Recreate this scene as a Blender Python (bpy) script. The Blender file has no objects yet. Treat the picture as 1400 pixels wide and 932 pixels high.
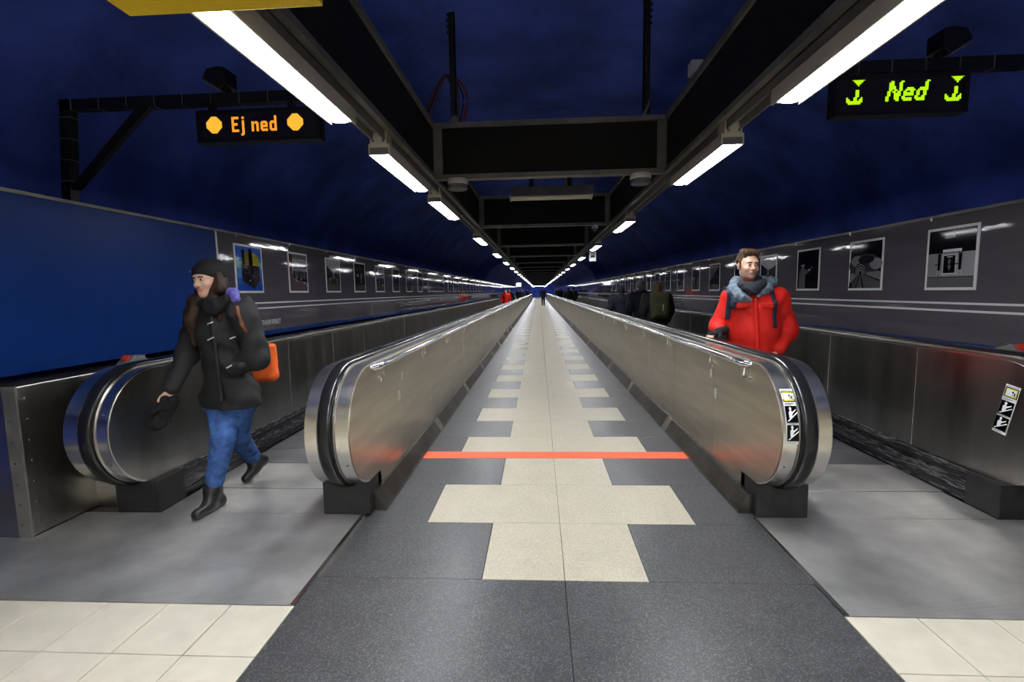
import bpy, math, random
import numpy as np
from mathutils import Vector, Matrix, noise as mnoise
from mathutils.bvhtree import BVHTree
random.seed(7)
C = bpy.context.scene.collection
scene = bpy.context.scene

# ------------------------------------------------------------------ camera
F_PX = 660.0
CAM = np.array([-0.11, 0.0, 1.40])
def _axes(vp=(736.5, 398.0), roll=0.012):
    d = np.array([(vp[0]-700)/F_PX, -(vp[1]-466)/F_PX, -1.0]); d /= np.linalg.norm(d)
    up = np.array([-math.sin(roll), math.cos(roll), 0.0])
    z = up-d*np.dot(up, d); z /= np.linalg.norm(z)
    return np.array([np.cross(d, z), d, z])
AX = _axes()
cam_data = bpy.data.cameras.new('camera')
cam_data.sensor_width = 36.0; cam_data.sensor_fit = 'HORIZONTAL'
cam_data.lens = F_PX/1400*36.0
cam_data.clip_start = 0.05; cam_data.clip_end = 400
cam = bpy.data.objects.new('camera', cam_data); C.objects.link(cam)
m4 = Matrix([list(AX[i])+[CAM[i]] for i in range(3)]+[[0, 0, 0, 1]])
cam.matrix_world = m4
scene.camera = cam
def P(u, v, y):
    """photo pixel -> world point at distance y down the corridor"""
    r = AX @ np.array([(u-700)/F_PX, -(v-466)/F_PX, -1.0])
    return CAM+r*((y-CAM[1])/r[1])

# ------------------------------------------------------------------ light
w = bpy.data.worlds.new('world'); scene.world = w; w.use_nodes = True
w.node_tree.nodes['Background'].inputs[0].default_value = (0, 0, 0, 1)   # underground: no sky light
w.node_tree.nodes['Background'].inputs[1].default_value = 0.0
vs = scene.view_settings
vs.view_transform = 'Standard'; vs.look = 'None'; vs.gamma = 1.0; vs.use_curve_mapping = False
vs.exposure = 1.3
TUBE = 26.0            # strength of the lit tubes
scene.cycles.max_bounces = 8; scene.cycles.diffuse_bounces = 4; scene.cycles.glossy_bounces = 4
scene.cycles.sample_clamp_indirect = 6.0
scene.cycles.caustics_reflective = False; scene.cycles.caustics_refractive = False

# ------------------------------------------------------------------ materials
MATS = {}
def mat(name, col, rough=0.5, metal=0.0, spec=0.5, var=None, bump=None, emit=None, speck=None, coat=0.0, aniso=0.0):
    """var=(scale xyz, amount, detail), bump=(scale xyz, strength), speck=(scale, dark, light, share)"""
    if name in MATS: return MATS[name]
    m = bpy.data.materials.new(name); m.use_nodes = True
    nt = m.node_tree; N = nt.nodes; L = nt.links
    b = N['Principled BSDF']
    c = tuple(col)+(1,)
    b.inputs['Base Color'].default_value = c
    b.inputs['Roughness'].default_value = rough
    b.inputs['Metallic'].default_value = metal
    b.inputs['Specular IOR Level'].default_value = spec
    b.inputs['Coat Weight'].default_value = coat
    b.inputs['Anisotropic'].default_value = aniso
    pos = None
    def mapped(sc):
        nonlocal pos
        if pos is None: pos = N.new('ShaderNodeNewGeometry').outputs['Position']
        mp = N.new('ShaderNodeMapping')
        mp.inputs['Scale'].default_value = sc if hasattr(sc, '__len__') else (sc, sc, sc)
        L.new(pos, mp.inputs['Vector']); return mp.outputs[0]
    cur = None
    if var:
        n = N.new('ShaderNodeTexNoise'); n.inputs['Scale'].default_value = 1.0
        n.inputs['Detail'].default_value = var[2] if len(var) > 2 else 4
        L.new(mapped(var[0]), n.inputs['Vector'])
        r = N.new('ShaderNodeValToRGB')
        a = var[1]
        r.color_ramp.elements[0].position = 0.3; r.color_ramp.elements[1].position = 0.7
        r.color_ramp.elements[0].color = tuple(max(0, x*(1-a)) for x in col)+(1,)
        r.color_ramp.elements[1].color = tuple(min(1, x*(1+a)) for x in col)+(1,)
        L.new(n.outputs['Fac'], r.inputs['Fac']); cur = r.outputs['Color']
        mr = N.new('ShaderNodeMapRange')
        mr.inputs['To Min'].default_value = max(0.02, rough*0.8); mr.inputs['To Max'].default_value = min(1, rough*1.25)
        L.new(n.outputs['Fac'], mr.inputs['Value']); L.new(mr.outputs[0], b.inputs['Roughness'])
    if speck:
        v = N.new('ShaderNodeTexVoronoi'); v.inputs['Scale'].default_value = 1.0
        L.new(mapped(speck[0]), v.inputs['Vector'])
        s = N.new('ShaderNodeSeparateColor'); L.new(v.outputs['Color'], s.inputs[0])
        r = N.new('ShaderNodeValToRGB'); r.color_ramp.interpolation = 'CONSTANT'
        e = r.color_ramp.elements
        e[0].position = 0; e[0].color = tuple(speck[1])+(1,)
        e[1].position = speck[3]; e[1].color = c
        e2 = e.new(1-speck[3]); e2.color = tuple(speck[2])+(1,)
        L.new(s.outputs[0], r.inputs['Fac'])
        if cur:
            mx = N.new('ShaderNodeMix'); mx.data_type = 'RGBA'; mx.inputs[0].default_value = 0.5
            L.new(cur, mx.inputs[6]); L.new(r.outputs['Color'], mx.inputs[7]); cur = mx.outputs[2]
        else: cur = r.outputs['Color']
    if cur: L.new(cur, b.inputs['Base Color'])
    if bump:
        n = N.new('ShaderNodeTexNoise'); n.inputs['Scale'].default_value = 1.0; n.inputs['Detail'].default_value = 3
        L.new(mapped(bump[0]), n.inputs['Vector'])
        bp = N.new('ShaderNodeBump'); bp.inputs['Strength'].default_value = bump[1]; bp.inputs['Distance'].default_value = bump[2] if len(bump) > 2 else 0.01
        L.new(n.outputs['Fac'], bp.inputs['Height']); L.new(bp.outputs[0], b.inputs['Normal'])
    if emit:
        b.inputs['Emission Color'].default_value = tuple(emit[0])+(1,)
        b.inputs['Emission Strength'].default_value = emit[1]
    MATS[name] = m
    return m
def ribbed(name, col, rough, metal, axis, pitch, depth=0.003):
    m = mat(name, col, rough, metal, var=((3, 3, 3), 0.25, 5))
    nt = m.node_tree; N = nt.nodes; L = nt.links; b = N['Principled BSDF']
    g = N.new('ShaderNodeNewGeometry'); wv = N.new('ShaderNodeTexWave')
    wv.bands_direction = axis; wv.inputs['Scale'].default_value = 0.31416/pitch
    L.new(g.outputs['Position'], wv.inputs['Vector'])
    bp = N.new('ShaderNodeBump'); bp.inputs['Strength'].default_value = 0.6; bp.inputs['Distance'].default_value = depth
    L.new(wv.outputs['Fac'], bp.inputs['Height']); L.new(bp.outputs[0], b.inputs['Normal'])
    return m
def perforated(name):
    """black sheet with a fine grid of holes"""
    m = mat(name, (0.014, 0.014, 0.014), 0.6, 0.0, 0.2)
    nt = m.node_tree; N = nt.nodes; L = nt.links; b = N['Principled BSDF']
    g = N.new('ShaderNodeNewGeometry'); v = N.new('ShaderNodeTexVoronoi')
    v.inputs['Scale'].default_value = 55; v.inputs['Randomness'].default_value = 0.0
    L.new(g.outputs['Position'], v.inputs['Vector'])
    r = N.new('ShaderNodeValToRGB'); e = r.color_ramp.elements
    e[0].position = 0.42; e[0].color = (0.0005, 0.0005, 0.0005, 1); e[1].position = 0.5; e[1].color = (0.012, 0.011, 0.009, 1)
    L.new(v.outputs['Distance'], r.inputs['Fac']); L.new(r.outputs['Color'], b.inputs['Base Color'])
    return m

STEEL = mat('brushed_steel', (0.50, 0.455, 0.375), 0.32, 1.0, var=((1.2, 1.2, 14), 0.16, 6), bump=((3, 3, 110), 0.22, 0.002))
STEEL_D = mat('dull_steel', (0.40, 0.385, 0.35), 0.30, 1.0, var=((2, 5, 1.2), 0.22, 6), bump=((3, 3, 110), 0.22, 0.002))
STEEL_B = mat('bright_steel', (0.72, 0.70, 0.64), 0.24, 1.0, var=((3, 3, 20), 0.10, 4))
CHROME = mat('polished_steel', (0.80, 0.79, 0.76), 0.14, 1.0)
RUBBER = mat('black_rubber', (0.012, 0.012, 0.013), 0.20, 0.0, 0.4)
BLOCK = mat('black_block', (0.018, 0.018, 0.018), 0.5, 0.1, var=((12, 12, 12), 0.5, 5))
SKIRT = mat('scuffed_black_skirt', (0.014, 0.014, 0.016), 0.4, 0.1, speck=((9, 16, 330), (0.010, 0.010, 0.012), (0.26, 0.26, 0.26), 0.26))
ALU = ribbed('ribbed_aluminium', (0.66, 0.65, 0.63), 0.33, 0.75, 'Y', 0.012)
PALLET = ribbed('ribbed_pallet', (0.22, 0.22, 0.23), 0.42, 0.8, 'X', 0.010, 0.006)
TERRAZZO_D = mat('dark_terrazzo', (0.060, 0.061, 0.064), 0.35, 0, 0.32, var=((7, 7, 7), 0.25, 6), speck=(230, (0.020, 0.020, 0.022), (0.17, 0.17, 0.17), 0.2))
TERRAZZO_B = mat('beige_terrazzo', (0.46, 0.42, 0.315), 0.5, 0, 0.4, var=((5, 5, 5), 0.12, 6), speck=(240, (0.28, 0.26, 0.20), (0.58, 0.55, 0.46), 0.2))
TILE_W = mat('cream_tile', (0.60, 0.56, 0.455), 0.38, 0, 0.5, var=((9, 9, 9), 0.07, 6))
GROUT = mat('grout', (0.10, 0.095, 0.085), 0.9)
ORANGE_L = mat('orange_line', (0.85, 0.13, 0.05), 0.6, var=((14, 14, 14), 0.12, 6))
ROCK = mat('blue_painted_rock', (0.062, 0.108, 0.52), 0.75, 0, 0.25, var=((1.3, 1.3, 1.3), 0.42, 8), bump=((4, 4, 4), 0.5, 0.06))
PANEL_B = mat('blue_wall_panel', (0.006, 0.030, 0.155), 0.30, 0, 0.08, var=((1, 1, 1), 0.2, 3), bump=((1.5, 1.5, 1.5), 0.05, 0.05))
PANEL_G = mat('grey_wall_panel', (0.088, 0.080, 0.092), 0.05, 0, 0.32, var=((1.2, 1.2, 9), 0.10, 3), bump=((2.2, 2.2, 4), 0.05, 0.04))
STRIPE = mat('white_stripe', (0.62, 0.62, 0.64), 0.4)
FRAME_D = mat('dark_frame_steel', (0.17, 0.165, 0.145), 0.5, 0.2, var=((6, 6, 6), 0.3, 4))
BLACKM = mat('black_metal', (0.008, 0.008, 0.009), 0.45, 0.2)
MESHM = perforated('black_perforated_sheet')
RAIL_G = mat('grey_lamp_rail', (0.20, 0.195, 0.175), 0.45, 0.4)
LAMP_B = mat('cream_lamp_body', (0.50, 0.47, 0.38), 0.5)
GLOW = mat('lit_diffuser', (0.9, 0.9, 0.9), 0.4, emit=((0.93, 0.95, 1.0), TUBE))
TUBE_OFF = mat('unlit_tube', (0.86, 0.80, 0.64), 0.35)
YELLOW = mat('yellow_sign_paint', (0.80, 0.55, 0.01), 0.5)
WHITE = mat('white_plastic', (0.62, 0.61, 0.56), 0.5)
PAPER = mat('white_paper', (0.70, 0.70, 0.70), 0.55)
LED_R = mat('red_orange_led', (0.3, 0.05, 0.0), 0.5, emit=((1.0, 0.33, 0.02), 0.50))
LED_Y = mat('amber_led', (0.3, 0.1, 0.0), 0.5, emit=((1.0, 0.50, 0.04), 0.46))
LED_G = mat('lime_led', (0.2, 0.3, 0.0), 0.5, emit=((0.46, 0.92, 0.004), 0.46))
SCREEN = mat('dark_screen', (0.014, 0.012, 0.012), 0.3)
RED_P = mat('red_plastic', (0.62, 0.03, 0.015), 0.4)
GREY_P = mat('grey_plastic', (0.14, 0.14, 0.14), 0.5)
CABLE_R = mat('dull_red_cable', (0.24, 0.04, 0.03), 0.5)
KICK = mat('dark_kick_steel', (0.20, 0.19, 0.175), 0.30, 1.0, var=((4, 4, 4), 0.3, 5))
SIGN_GLOW = mat('lit_sign_face', (0.9, 0.9, 0.9), 0.5, emit=((0.9, 0.95, 1.0), 2.0))

# ------------------------------------------------------------------ mesh helpers
class MB:
    def __init__(s): s.v = []; s.f = []; s.m = []
    def add(s, vs, fs, mi=0):
        o = len(s.v); s.v += [tuple(float(q) for q in p) for p in vs]
        for f in fs: s.f.append([i+o for i in f]); s.m.append(mi)
        return s
    def box(s, x0, x1, y0, y1, z0, z1, mi=0):
        x0, x1 = min(x0, x1), max(x0, x1); y0, y1 = min(y0, y1), max(y0, y1); z0, z1 = min(z0, z1), max(z0, z1)
        vs = [(x, y, z) for x in (x0, x1) for y in (y0, y1) for z in (z0, z1)]
        return s.add(vs, [(0, 1, 3, 2), (4, 6, 7, 5), (0, 4, 5, 1), (2, 3, 7, 6), (0, 2, 6, 4), (1, 5, 7, 3)], mi)
    def prism(s, poly, axis, a, b, mi=0):
        """extrude a polygon along axis 'x','y','z'; poly holds the other two coordinates in order"""
        n = len(poly)
        def pt(q, t): return {'x': (t, q[0], q[1]), 'y': (q[0], t, q[1]), 'z': (q[0], q[1], t)}[axis]
        vs = [pt(q, a) for q in poly]+[pt(q, b) for q in poly]
        fs = [list(range(n))[::-1], list(range(n, 2*n))]+[(i, (i+1) % n, n+(i+1) % n, n+i) for i in range(n)]
        return s.add(vs, fs, mi)
    def tube(s, pts, r, seg=10, mi=0, cap=True):
        pts = [Vector(p) for p in pts]; rings = []
        up = Vector((0, 0, 1))
        for i, p in enumerate(pts):
            d = (pts[min(i+1, len(pts)-1)]-pts[max(i-1, 0)]).normalized()
            a = d.cross(up)
            if a.length < 1e-3: a = d.cross(Vector((0, 1, 0)))
            a.normalize(); b = a.cross(d).normalized()
            rr = r[i] if hasattr(r, '__len__') else r
            rings.append([p+a*rr*math.cos(2*math.pi*k/seg)+b*rr*math.sin(2*math.pi*k/seg) for k in range(seg)])
        vs = [q for R in rings for q in R]; fs = []
        for i in range(len(pts)-1):
            for k in range(seg):
                fs.append((i*seg+k, i*seg+(k+1) % seg, (i+1)*seg+(k+1) % seg, (i+1)*seg+k))
        if cap: fs += [list(range(seg))[::-1], [(len(pts)-1)*seg+k for k in range(seg)]]
        return s.add(vs, fs, mi)
    def lathe(s, prof, c, seg=24, mi=0):
        """prof: (radius, z) list, about the vertical through c"""
        vs = [(c[0]+r*math.cos(2*math.pi*k/seg), c[1]+r*math.sin(2*math.pi*k/seg), c[2]+z) for r, z in prof for k in range(seg)]
        fs = [(i*seg+k, i*seg+(k+1) % seg, (i+1)*seg+(k+1) % seg, (i+1)*seg+k) for i in range(len(prof)-1) for k in range(seg)]
        fs += [list(range(seg))[::-1], [(len(prof)-1)*seg+k for k in range(seg)]]
        return s.add(vs, fs, mi)
    def mesh(s, name, mats, smooth=False, bevel=0):
        me = bpy.data.meshes.new(name); me.from_pydata(s.v, [], s.f); 
        for m in (mats if isinstance(mats, (list, tuple)) else [mats]): me.materials.append(m)
        me.polygons.foreach_set('material_index', s.m)
        if smooth: me.polygons.foreach_set('use_smooth', [True]*len(s.f))
        me.validate(); me.update()
        import bmesh
        bm = bmesh.new(); bm.from_mesh(me); bmesh.ops.recalc_face_normals(bm, faces=bm.faces); bm.to_mesh(me); bm.free()
        return me
    def obj(s, name, mats, parent=None, smooth=False, bevel=0.0, autosmooth=None):
        o = bpy.data.objects.new(name, s.mesh(name, mats, smooth)); C.objects.link(o)
        if parent is not None: o.parent = parent
        if bevel:
            b = o.modifiers.new('bevel', 'BEVEL'); b.width = bevel; b.segments = 2; b.limit_method = 'ANGLE'
        if autosmooth:
            o.data.polygons.foreach_set('use_smooth', [True]*len(o.data.polygons))
            o.data.set_sharp_from_angle(angle=math.radians(autosmooth))
        return o
def tag(o, label=None, cat=None, group=None, kind=None):
    if label: o['label'] = label
    if cat: o['category'] = cat
    if group: o['group'] = group
    if kind: o['kind'] = kind
    return o
def thing(name, loc=(0, 0, 0), label=None, cat=None, group=None, kind=None):
    """an Empty; the parts keep world coordinates unless loc is given, then they are relative to loc"""
    o = bpy.data.objects.new(name, None); C.objects.link(o); o.location = loc
    o.empty_display_size = 0.1
    return tag(o, label, cat, group, kind)
def copy_tree(o, parent=None):
    c = o.copy(); C.objects.link(c); c.parent = parent
    for ch in list(o.children): copy_tree(ch, c)
    return c
def share(name, me, parent, loc=(0, 0, 0)):
    o = bpy.data.objects.new(name, me); C.objects.link(o); o.parent = parent; o.location = loc
    return o

# ------------------------------------------------------------------ the vault, floor and walls
Y_END = 118.0
def build_vault():
    ys = [-8+0.4*i for i in range(95)]
    ys = [y for y in ys if y < 29.6]+[29.99, 30.01]+[30.5+i*1.2 for i in range(74)]
    n = 72; vs = []; fs = []
    for y in ys:
        a, b, zc = (4.1, 2.95, 1.15) if y < 30 else (3.55, 2.35, 1.2)
        for k in range(n+1):
            t = math.pi*k/n
            c, s_ = math.cos(t), math.sin(t)
            e = 2/2.6
            x = a*math.copysign(abs(c)**e, c); z = zc+b*abs(s_)**e
            amp = 0.12 if y < 30 else 0.06
            q = Vector((x*0.45, y*0.45, z*0.45))
            d = (mnoise.noise(q)*1.0+mnoise.noise(q*2.7)*0.4+mnoise.noise(q*6)*0.16)*amp
            nx, nz = x/a, (z-zc)/b
            vs.append((x+nx*d, y, z+nz*d))
        
    for i in range(len(ys)-1):
        for k in range(n):
            fs.append((i*(n+1)+k, i*(n+1)+k+1, (i+1)*(n+1)+k+1, (i+1)*(n+1)+k))
    mb = MB(); mb.add(vs, fs)
    # rock walls from the springing down to the floor
    for sx in (-1, 1):
        mb.box(sx*4.08, sx*4.2, -8, 30, -0.05, 1.25); mb.box(sx*3.53, sx*3.65, 30, Y_END, -0.05, 1.3)
    return tag(mb.obj('ceiling', ROCK, smooth=True), 'dark blue painted rock vault over the passage', kind='structure')
build_vault()
we = MB(); we.box(-4.2, 4.2, Y_END, Y_END+0.2, -0.05, 4.0)
tag(we.obj('wall_end', ROCK), 'blue painted wall closing the far end of the passage', kind='structure')

hc = MB(); hc.box(-4.2, 4.2, -8.2, -0.2, 3.12, 3.3)  # unseen hall ceiling, added pale so the newel bands reflect less blue
tag(hc.obj('ceiling_hall_added', TILE_W), 'pale flat ceiling of the unseen hall added before the walkways', kind='structure')
for sx, nm in ((-1, 'wall_hall_left_added'), (1, 'wall_hall_right_added')):
    hw = MB(); hw.box(sx*3.62, sx*3.8, -8.2, -0.2, -0.05, 3.3)  # unseen side walls, added pale to brighten the passage from the front
    tag(hw.obj(nm, TILE_W), 'pale side wall of the unseen hall added before the walkways', kind='structure')
wb = MB(); wb.box(-4.2, 4.2, -8.2, -8.0, -0.05, 4.2)  # unseen back wall, added pale so the newels don't mirror a dark void
tag(wb.obj('wall_back_added', TILE_W), 'pale tiled wall closing the unseen hall added before the walkways', kind='structure')
fl = MB(); fl.box(-4.2, 4.2, -8, Y_END, -0.10, -0.02)
floor = tag(fl.obj('floor', GROUT), 'passage floor of dark and beige terrazzo with cream tiles', kind='structure')
_tile_mesh = {}
def floor_tile(x0, x1, y0, y1, m, name='floor_tile', g=0.0012):
    key = (round(x1-x0, 4), round(y1-y0, 4), m.name)
    if key not in _tile_mesh:
        hx, hy = (x1-x0)/2-g, (y1-y0)/2-g; c = 0.0012
        mb = MB()
        mb.add([(-hx, -hy, -0.02), (hx, -hy, -0.02), (hx, hy, -0.02), (-hx, hy, -0.02),
                (-hx, -hy, -c), (hx, -hy, -c), (hx, hy, -c), (-hx, hy, -c),
                (-hx+c, -hy+c, 0), (hx-c, -hy+c, 0), (hx-c, hy-c, 0), (-hx+c, hy-c, 0)],
               [(0, 1, 5, 4), (1, 2, 6, 5), (2, 3, 7, 6), (3, 0, 4, 7), (4, 5, 9, 8), (5, 6, 10, 9), (6, 7, 11, 10), (7, 4, 8, 11), (8, 9, 10, 11)])
        _tile_mesh[key] = mb.mesh(name, m)
    return share(name, _tile_mesh[key], floor, ((x0+x1)/2, (y0+y1)/2, 0))
ROW = 0.583; Y0 = 2.225; HALF = 1.20
def row_tiles(i):
    y0 = Y0+i*ROW; y1 = y0+ROW
    e = 0.81 if i % 2 == 1 else 0.405
    return [(-HALF, -e, y0, y1, TERRAZZO_D), (-e, 0, y0, y1, TERRAZZO_B), (0, e, y0, y1, TERRAZZO_B), (e, HALF, y0, y1, TERRAZZO_D)]
NEAR = 38; ROWS = 148
for i in range(NEAR):
    for t in row_tiles(i): floor_tile(*t)
far = MB()
for i in range(NEAR, ROWS):
    for x0, x1, y0, y1, m in row_tiles(i):
        far.box(x0+.001, x1-.001, y0+.001, y1-.001, -0.02, 0, 0 if m is TERRAZZO_D else 1)
tag(far.obj('distant_floor_tiles', [TERRAZZO_D, TERRAZZO_B], floor), kind='stuff')
fb_ = MB(); fb_.box(-4.0, 4.0, -8, 2.0-.31*11-.004, -0.02, 0); fb_.obj('hall_floor_slab', TILE_W, floor)
fe = MB(); fe.box(-4.0, 4.0, Y0+ROWS*ROW, Y_END, -0.02, 0); fe.obj('end_floor_slab', TERRAZZO_D, floor)
for k in range(3):
    for x0, x1 in ((-HALF-.03, 0.0), (0.0, HALF-.03)):
        floor_tile(x0, x1, Y0-(k+1)*2*ROW, Y0-k*2*ROW, TERRAZZO_D, 'floor_slab')
for sx, xs in ((-1, -1.232), (1, 1.172)):
    for r in range(11):
        for k in range(9):
            a = xs+sx*0.297*k
            floor_tile(min(a, a+sx*0.297), max(a, a+sx*0.297), 2.0-0.31*(r+1), 2.0-0.31*r, TILE_W, 'cream_tile', 0.0022)
ol = MB(); ol.box(-1.15, 1.13, 3.95, 4.115, -0.001, 0.0018)
ol.obj('orange_line', ORANGE_L, floor)

# wall panels with stripes
def side_wall(sx, name, z0, z1, label):
    X = 3.25
    back = MB(); back.box(sx*3.29, sx*3.33, -.18, 86, z0+.02, z1-.02)
    wl = tag(back.obj(name, BLACKM), label, kind='structure')
    start = 4.62 if sx < 0 else 3.0-2.16*1
    def panel(y0, y1, m, nm):
        mb = MB(); mb.box(sx*X, sx*(X+.04), y0+.002, y1-.002, z0, z1)
        return mb.obj(nm, m, wl)
    if sx < 0:
        for k in range(2): panel(start-2.4*(k+1), start-2.4*k, PANEL_B, 'blue_panel')
        e = MB(); e.box(-X+.006, -X, start-.008, start+.012, z0, z1); e.obj('edge_strip', STRIPE, wl)
    n = int((86-start)/2.16)
    for k in range(n): panel(start+2.16*k, start+2.16*(k+1), PANEL_G, 'grey_panel')
    for (a, b) in ((-.075, -.058), (-.135, -.118)):
        zc = 1.36+(-.05 if sx > 0 else 0.03)
        mb = MB(); mb.box(sx*(X-.003), sx*X, start+.01, 85, zc+a, zc+b); mb.obj('white_stripe', STRIPE, wl)
    mb = MB(); mb.box(sx*(X-.004), sx*X, start+.01, 85, z0, z0+.05); mb.obj('blue_strip', PANEL_B, wl)
    cap = MB(); cap.box(sx*(X-.012), sx*(X+.16), -.19, 86, z1, z1+.022); cap.obj('top_rail', FRAME_D, wl)
    for k in range(36):
        y = start+1.08*k+.3
        if y < 0: continue
        cl = MB(); cl.box(sx*(X-.018), sx*(X-.002), y-.012, y+.012, z1-.02, z1+.012); cl.obj('clip', STEEL_D, wl)
    return wl
wall_l = side_wall(-1, 'wall_left', 0.955, 2.04, 'wall of glossy blue and grey panels beside the walkway under the red sign')
wall_r = side_wall(1, 'wall_right', 0.885, 1.955, 'wall of glossy grey panels beside the walkway under the green sign')

def text_obj(name, body, size, m, parent, loc, rot, extrude=0.001, sx=1.0):
    cu = bpy.data.curves.new(name, 'FONT'); cu.body = body; cu.size = size; cu.extrude = extrude
    cu.align_x = 'CENTER'; cu.align_y = 'CENTER'
    o = bpy.data.objects.new(name, cu); C.objects.link(o)
    dg = bpy.context.evaluated_depsgraph_get()
    me = bpy.data.meshes.new_from_object(o.evaluated_get(dg)); me.name = name
    bpy.data.objects.remove(o); bpy.data.curves.remove(cu)
    me.materials.clear(); me.materials.append(m)
    t = bpy.data.objects.new(name, me); C.objects.link(t); t.parent = parent
    t.location = loc; t.rotation_euler = rot; t.scale = (sx, 1, 1)
    return t
text_obj('lettering', 'TRAFIKVERKET', 0.085, STRIPE, wall_l, (-3.246, 5.50, 1.095), (math.pi/2, 0, math.pi/2), sx=0.72)
lg = MB()
for k in range(3):
    lg.box(-3.248, -3.245, 5.13+.03*k, 5.145+.03*k, 1.07, 1.12+.02*k)
lg.obj('logo_mark', STRIPE, wall_l)

# ------------------------------------------------------------------ posters
GREYS = {}
def col(c):
    k = 'print_%02x%02x%02x' % tuple(int(x*255) for x in c)
    if k not in GREYS:
        lin = tuple((x/12.92 if x < .04045 else ((x+.055)/1.055)**2.4) for x in c)
        GREYS[k] = mat(k, lin, 0.06, 0, 0.28)
    return GREYS[k]
def flat(name, parent, fmap, shapes, base=0.0):
    """printed picture: polygons in (s,t) mapped to the surface by fmap(s,t,height)"""
    mb = MB(); mats = []; 
    for i, (c, poly) in enumerate(shapes):
        m = c if not isinstance(c, tuple) else col(c)
        if m not in mats: mats.append(m)
        mb.add([fmap(s, t, base+0.00025*(i+1)) for s, t in poly], [list(range(len(poly)))], mats.index(m))
    me = bpy.data.meshes.new(name); me.from_pydata(mb.v, [], mb.f)
    for m in mats: me.materials.append(m)
    me.polygons.foreach_set('material_index', mb.m); me.update()
    o = bpy.data.objects.new(name, me); C.objects.link(o); o.parent = parent
    return o
def R(s0, s1, t0, t1): return [(s0, t0), (s1, t0), (s1, t1), (s0, t1)]
def disc(s, t, r, q=1.0, n=14): return [(s+r*math.cos(2*math.pi*k/n), t+r*q*math.sin(2*math.pi*k/n)) for k in range(n)]
def arch(s, w, t0, t1, n=10):
    p = [(s-w, t0)]+[(s+w, t0)]
    p += [(s+w*math.cos(math.pi*k/n), t1-w*.9+w*.9*math.sin(math.pi*k/n)) for k in range(n+1)]
    return p
def g(v): return (v, v, v*1.03 if v < .97 else 1.0)
def poster(sx, y0, y1, z0, z1, shapes, label, group=None):
    X = 3.25
    o = thing('poster', (sx*X, (y0+y1)/2, z0), label, 'poster', group)
    h = z1-z0; wd = y1-y0
    b = MB(); b.box(0, -sx*0.006, -wd/2, wd/2, 0, h); b.obj('white_border', PAPER, o)
    bw = 0.022
    def fm(s, t, hh):   # s runs left to right as seen from the passage
        yy = (-wd/2+bw)+(s*(wd-2*bw) if sx < 0 else (1-s)*(wd-2*bw))
        return (-sx*(0.0065+hh), yy, bw+t*(h-2*bw))
    flat('picture', o, fm, shapes)
    return o
rng = random.Random(3)
pic_tower = [((.20, .36, .68), R(0, 1, 0, 1)), ((.30, .52, .72), R(0, 1, .3, .75)), ((.55, .68, .66), R(0, 1, .52, .66)), ((.14, .28, .62), R(0, 1, 0, .16)),
    ((.62, .55, .16), [(.30, .60), (.50, .58), (.50, .86), (.30, .88)]), ((.70, .68, .20), [(.60, .58), (.88, .60), (.88, .80), (.60, .90)])]
for k in range(6):
    pic_tower += [((.15, .13, .06), R(.30, .5, .62+.042*k, .635+.042*k)), ((.28, .26, .08), R(.60, .88, .62+.036*k, .63+.036*k))]
pic_tower += [((.05, .05, .07), [(.22, .56), (.32, .56), (.32, .90), (.27, .94), (.22, .90)]), ((.04, .04, .06), [(.48, .55), (.62, .55), (.62, .93), (.55, .98), (.48, .93)]),
    ((.16, .15, .17), [(.18, .60), (.90, .58), (.90, .24), (.64, .04), (.20, .22)]), ((.22, .21, .22), [(.62, .58), (.90, .58), (.90, .24), (.66, .06)])]
for k in range(40):
    a, b = rng.uniform(.22, .86), rng.uniform(.28, .55); c = rng.choice([(.28, .25, .24), (.12, .11, .13), (.34, .33, .35)])
    pic_tower.append((c, disc(a, b, rng.uniform(.012, .035), .7, 5)))
pic_tower += [((.02, .02, .02), disc(.43, .27, .05, .7)), ((.9, .9, .9), disc(.44, .24, .02, .8))]
def pic_station(seed, tint=(.36, .30, .31)):
    r = random.Random(seed); s = [(g(.42), R(0, 1, 0, 1)), (g(.58), R(0, 1, .55, .88)), (tint, [(0, 0), (1, 0), (1, .12), (.2, .46), (0, .5)]), ((.30, .20, .20), [(0, .5), (.12, .55), (.2, .95), (0, 1)]),
        (g(.09), [(.2, .60), (1, .64), (1, .70), (.2, .63)]), (g(.10), [(.22, .36), (1, .22), (1, .54), (.22, .54)])]
    for k in range(9): s.append((g(r.uniform(.3, .75)), R(.25+.085*k, .27+.085*k, .34, .54)))
    for k in range(16):
        a = r.uniform(.3, .98); s.append((g(r.choice([.12, .7, .5])), disc(a, .40-.22*a+r.uniform(-.05, .07), .03, .8, 6)))
    return s
def pic_street(seed):
    r = random.Random(seed); s = [(g(.46), R(0, 1, 0, 1)), (g(.62), R(0, 1, .62, 1)), (g(.15), [(0, .36), (.45, .46), (.45, .60), (0, .80)]), (g(.22), [(.55, .46), (1, .36), (1, .72), (.55, .58)]), ((.36, .31, .30), [(0, 0), (1, 0), (1, .34), (.5, .45), (0, .32)])]
    for k in range(14):
        a = r.uniform(.02, .94); s.append((g(r.uniform(.05, .3)), R(a, a+.035, .22, r.uniform(.38, .46))))
    return s
pic_camera = [(g(.03), R(0, 1, 0, 1)), (g(.34), [(.05, 0), (.40, 0), (.38, .22), (.40, .38), (.52, .42), (.60, .46), (.58, .52), (.44, .50), (.34, .54), (.24, .58), (.10, .48)]), (g(.52), disc(.26, .63, .085, .75)), (g(.06), disc(.24, .68, .09, .5)), (g(.55), disc(.58, .50, .05, .6)), (g(.12), R(.50, .68, .52, .60)), (g(.40), disc(.69, .56, .035, .7)), (g(.14), R(.70, .95, .34, .36)), (g(.12), R(.74, .95, .28, .30))]
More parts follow.
